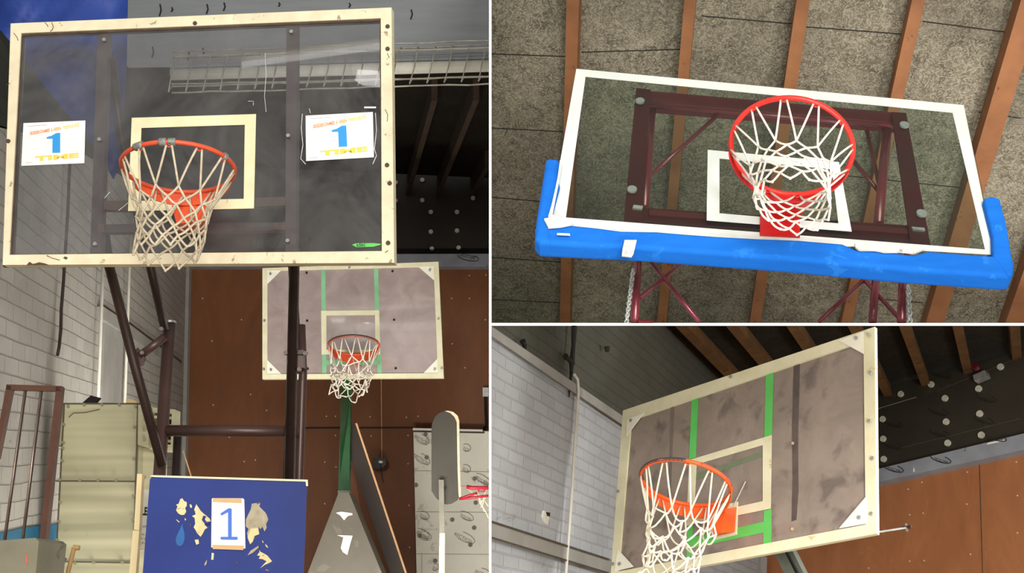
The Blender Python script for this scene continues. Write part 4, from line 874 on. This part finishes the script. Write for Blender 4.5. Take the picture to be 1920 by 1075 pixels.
for pts in ([(1077, 612), (1075, 650), (1072, 680), (1071, 702), (1068, 725), (1067, 745)], [(1060, 668), (1066, 674), (1074, 682)], [(980, 640), (984, 648), (982, 655)], [(1138, 650), (1139, 660)]):
    G().tube([L3(x, y, .02) for x, y in pts], [.02, .014, .018, .01, .008, .004][:len(pts)], 6).out('crack', M['ink_black'], wl3)
poly('chipped_patch', L3, [(1019, 958), (1028, 960), (1030, 972), (1026, 986), (1021, 980), (1017, 970)], M['torn_white'], wl3, .01, .006, dl3); poly('chipped_patch', L3, [(1024, 960), (1032, 962), (1031, 969), (1026, 968)], M['ink_black'], wl3, .01, .008, dl3)
# end wall: plywood, pale sill, dark insulation
pw = structure(poly('wall_plywood', W3, [(1427, 949), (1645, 902), (1990, 826), (1990, 1110), (1424, 1110)], M['plywood_orange'], t=.1, along=db3))
structure(poly('trim_sill_pale', W3, [(1427, 927), (1645, 880), (1990, 796), (1990, 828), (1645, 905), (1427, 952)], M['sill_grey'], t=.2, off=.10, along=db3))
s3 = bpy.data.objects['trim_sill_pale']
structure(poly('wall_insulation_dark', W3, [(1427, 1000), (1427, 785), (1645, 730), (1840, 680), (1990, 636), (1990, 812), (1645, 888)], M['insulation_black'], t=.1, off=-.02, along=db3))
i3 = bpy.data.objects['wall_insulation_dark']
dots('fixing_disc', W3, [(1656, 787), (1657, 824), (1658, 862), (1690, 703), (1690, 740), (1747, 684), (1747, 722), (1773, 748), (1775, 792), (1778, 832), (1836, 730), (1838, 777), (1841, 817), (1873, 646), (1877, 689)], .033, M['disc_white'], i3, .02, -.015)
for x, y in ((1675, 794), (1674, 835), (1765, 702), (1760, 772), (1762, 812), (1850, 747), (1845, 788)):
    tx('RECTICEL', W3, x + 13, y + 4, x - 12, y - 3, 5, M['ink_black'], i3, -.012); swoosh(W3, x, y, 19, 6, .3, -70, 200, M['ink_black'], i3, .004, -.014)
for x, y in ((1675, 878), (1764, 861), (1868, 820)): tx('RECTICEL', W3, x + 13, y + 4, x - 12, y - 3, 5, M['ink_black'], s3, .106); swoosh(W3, x, y, 20, 6, .3, -70, 200, M['ink_black'], s3, .004, .106)
for a, b in (((1645, 767), (1718, 745)), ((1757, 733), (1915, 669)), ((1690, 840), (1915, 785))): G().tube([W3(a[0], a[1], -.015), W3(b[0], b[1], -.015)], .004, 4).out('board_joint', M['ink_grey'] if a[0] < 1690 else M['seam_dark'], i3)
for q in ([(1850, 834), (1882, 827), (1883, 825), (1852, 831)], [(1712, 885), (1713, 876), (1715, 884)]): poly('pale_scuff', W3, q, M['paper'], s3, .003, .104)
dots('screw_head', W3, [(1703, 918), (1729, 905), (1704, 893), (1706, 966), (1731, 963), (1814, 886), (1906, 867), (1908, 930), (1820, 1040), (1706, 1053), (1733, 1052), (1629, 1066), (1813, 946), (1908, 1000)], .007, M['disc_white'], pw)
seg(W3, (1836, 862), (1843, 1105), 1.4, 'panel_joint', M['gasket_dark'], pw, .006, .003)
structure(poly('wall_corner_pipe', W3, [(1411, 1040), (1427, 1040), (1425, 1110), (1409, 1110)], M['plaster_grey'], t=.1, off=.15))
al = thing('alarm_box', 'small grey box with dark red knob on the dark insulation near the ceiling', 'alarm box', W3(1838, 710, .1))
poly('base', W3, [(1824, 704), (1846, 694), (1850, 704), (1826, 714)], M['galvanised'], al, .08, .08); disc(g := G(), W3(1832, 690, .1), n3, .035, .05); g.out('knob', M['maroon'], al)
# ceiling and rafters
cn3 = dl3.cross(db3).normalized()
if cn3.z < 0: cn3 = -cn3
CE3 = Pl(cn3, W3(1740, 700)); 
structure(G().prism([CE3(1190, y0), CE3(1990, y0), CE3(1990, 636), CE3(1840, 680), CE3(1645, 730), CE3(1427, 788)], PY, .12).out('ceiling_dark', M['woodwool_shaded'], None, uvof(CE3, dl3)))
def vp3(x, y, ly):  # follow a rafter towards its vanishing point
    vx_, vy = 960 + .449 * F, 537.5 + .349 * F; t = (ly - y) / (vy - y); return x + (vx_ - x) * t
for x, ye, lb in ((1291, 725, 'brown roof rafter nearest the brick wall, above the taped board'), (1382, 705, 'second brown roof rafter from the brick wall, dipping behind the taped board'), (1490, 720, 'third brown roof rafter from the brick wall, hardly visible above the taped board'),
                  (1600, 722, 'brown roof rafter just right of the taped board, nearest its corner'), (1692, 702, 'pale ended brown rafter meeting the dark insulation, right of the board'), (1788, 690, 'brown roof rafter ending above the small alarm box'), (1891, 662, 'short brown rafter stub at the upper right corner of the lower bay')):
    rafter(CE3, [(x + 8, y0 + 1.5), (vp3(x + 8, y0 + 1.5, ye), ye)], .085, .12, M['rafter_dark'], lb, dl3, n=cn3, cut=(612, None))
# dark patch on the ceiling boards beside the brick wall
poly('dark_patch', CE3, [(1262, 622), (1285, 640), (1310, 668), (1330, 688), (1352, 706), (1330, 704), (1296, 680), (1270, 655), (1240, 634)], M['ink_black'], bpy.data.objects['ceiling_dark'], .006, .008)
# board
h3 = thing('basketball_hoop', 'side-on basketball hoop with green taped brownish board and orange rim, brick wall behind', 'basketball hoop', at(1500, 1130, 7.2))
O3 = [(1168, 770), (1643, 607), (1643.5, 1001), (1144, 1093)]; I3 = [(1176, 783), (1620, 633), (1622, 983), (1158, 1075)]
# the slab above cuts the corner at y0, keep the frame just under it
O3 = [(1168, 770), (1640, 613), (1643.5, 1001), (1144, 1093)]
ringp('board_frame', BP3, O3, [(1183, 788), (1619, 640), (1623, 984), (1159, 1072)], M['cream_board'], h3, .022, .012)
poly('board_panel', BP3, [(1175, 783), (1632, 625), (1636, 990), (1150, 1082)], M['plexi_dull'], h3, .012)
for q in ([(1176, 786), (1207, 775), (1174, 818)], [(1572, 638), (1619, 622), (1619, 664)], [(1158, 1030), (1188, 1063), (1152, 1072)], [(1573, 991), (1624, 931), (1625, 982)]): poly('corner_plate', BP3, q, M['board_white'], h3, .004, .017)
def tp(q, nm='tape_line', m='green_tape', off=.004): return poly(nm, BP3, q, M[m], h3, .002, off)
tp([(1297, 742), (1310, 738), (1304, 858), (1292, 862)]); tp([(1436, 688), (1451, 683), (1447, 817), (1433, 821)])
tp([(1289, 985), (1299, 983), (1297, 1044), (1287, 1046)]); tp([(1432, 958), (1446, 955), (1446, 1018), (1431, 1021)]); tp([(1288, 1010), (1432, 979), (1432, 999), (1288, 1030)], off=.0036)
ringp('target_square', BP3, [(1292, 863), (1447, 816), (1445, 954), (1287, 986)], [(1306, 871), (1430, 835), (1430, 940), (1301, 969)], M['cream_board'], h3, .002, .0052)
tp([(1306, 888), (1430, 848), (1430, 856), (1306, 900)], 'tape_ghost', 'ghost_green', .0025)
dots('board_bolt', BP3, [(1489, 680), (1487, 832), (1486, 993), (1260, 754), (1262, 762)], .008, M['edge_pale'], h3, .006, .004)
dots('board_screw', BP3, [(1183, 789), (1370, 707), (1605, 634), (1628, 628), (1630, 790), (1611, 971), (1634, 964), (1162, 1058), (1159, 922), (1149, 1058), (1632, 700), (1636, 860)], .010, M['galvanised'], h3, .006, .02)
poly('rear_batten', BP3, [(1485, 665), (1499, 660), (1495, 1000), (1483, 1003)], M['black_metal'], h3, .03, -.0125); poly('rear_batten', BP3, [(1256, 752), (1264, 749), (1256, 1050), (1248, 1052)], M['black_metal'], h3, .03, -.016)
C3 = V(.8887, 6.0644, 2.2149); R3 = .230; U3, Ux3, Vx3 = frame((.2439, .3492, .9048), (.646, -.7543, .117))
r3 = rim(h3, C3, U3, Ux3, R3, .0105, M['orange_bright'], M['orange_bright'], h=.065, span=75, ca=112)
G().tube([circ(C3, Ux3, Vx3, R3, .001, U3, math.radians(212 + 100 * i / 24)) for i in range(25)], .0113, 10).out('taped_front', M['rim_black'], r3, smooth=True)
G().tube([circ(C3, Ux3, Vx3, R3, .001, U3, math.radians(-30 + 60 * i / 12)) for i in range(13)], .0112, 10).out('bare_section', M['orange_rim'], r3, smooth=True)
CA3 = ang_at(C3, (.2439, .3492, .9048), (.646, -.7543, .117), R3, 1338)
RB3 = Pl(n3, circ(C3, Ux3, Vx3, R3 + .02, 0, U3, math.radians(CA3)))
hullq(P(RB3, [(1325, 966), (1360, 955), (1352, 1000), (1333, 1000)]), P(BP3, [(1347, 956), (1382, 951), (1379, 998), (1344, 1006)]), 'rim_bracket', M['orange_bright'], h3)
poly('mounting_plate', BP3, [(1348, 950), (1383, 941), (1381, 1003), (1338, 1013), (1336, 1004), (1348, 1001)], M['cream_board'], h3, .006, .008)
G().tube([BP3(1376, 948, .02), BP3(1398, 903, .02)], .003, 6).out('loose_wire', M['disc_white'], h3)
net(h3, C3, U3, Ux3, R3, .52, .13, M['cord_cream'], rows=7, first=.42, shift=(.0, 0, 0), seed=21, jit=.016, cord=.0048, pw=.55, sag=.3)
poly('batten_showthrough', BP3, [(1489, 668), (1500, 664), (1496, 820), (1497, 920), (1493, 975), (1484, 978), (1486, 900), (1485, 800), (1487, 720)], M['batten_tone'], h3, .001, .002)  # dark band laid on the panel, imitating the rear batten showing through
poly('batten_showthrough', BP3, [(1258, 762), (1264, 760), (1260, 860), (1257, 950), (1251, 950), (1255, 860)], M['batten_tone_soft'], h3, .001, .002)  # fainter band imitating the second batten behind the panel
# rod with wing nut poking out, strut below the board
G().tube([BP3(1622, 1002, -.05), BP3(1700, 990, -.3)], .005, 8).out('tie_rod', M['galvanised'], h3)
G().tube([BP3(1698, 983, -.3), BP3(1700, 998, -.3)], .008, 8).out('wing_nut', M['pole_grey'], h3); G().tube([BP3(1693, 990, -.3), BP3(1709, 988, -.3)], .008, 8).out('wing_nut', M['metal_brown'], h3)
ST = Pl(n3, BP3.p + n3 * .35)
poly('strut', ST, [(1447, 1030), (1470, 1028), (1510, 1110), (1488, 1110)], M['grey_green_metal'], h3, .05); poly('strut', ST, [(1470, 1028), (1482, 1026), (1524, 1110), (1512, 1110)], M['grey_green_metal'], h3, .05, -.03)
poly('strut_groove', ST, [(1469, 1030), (1472, 1029), (1513, 1110), (1509, 1110)], M['black_metal'], h3, .02, .004)
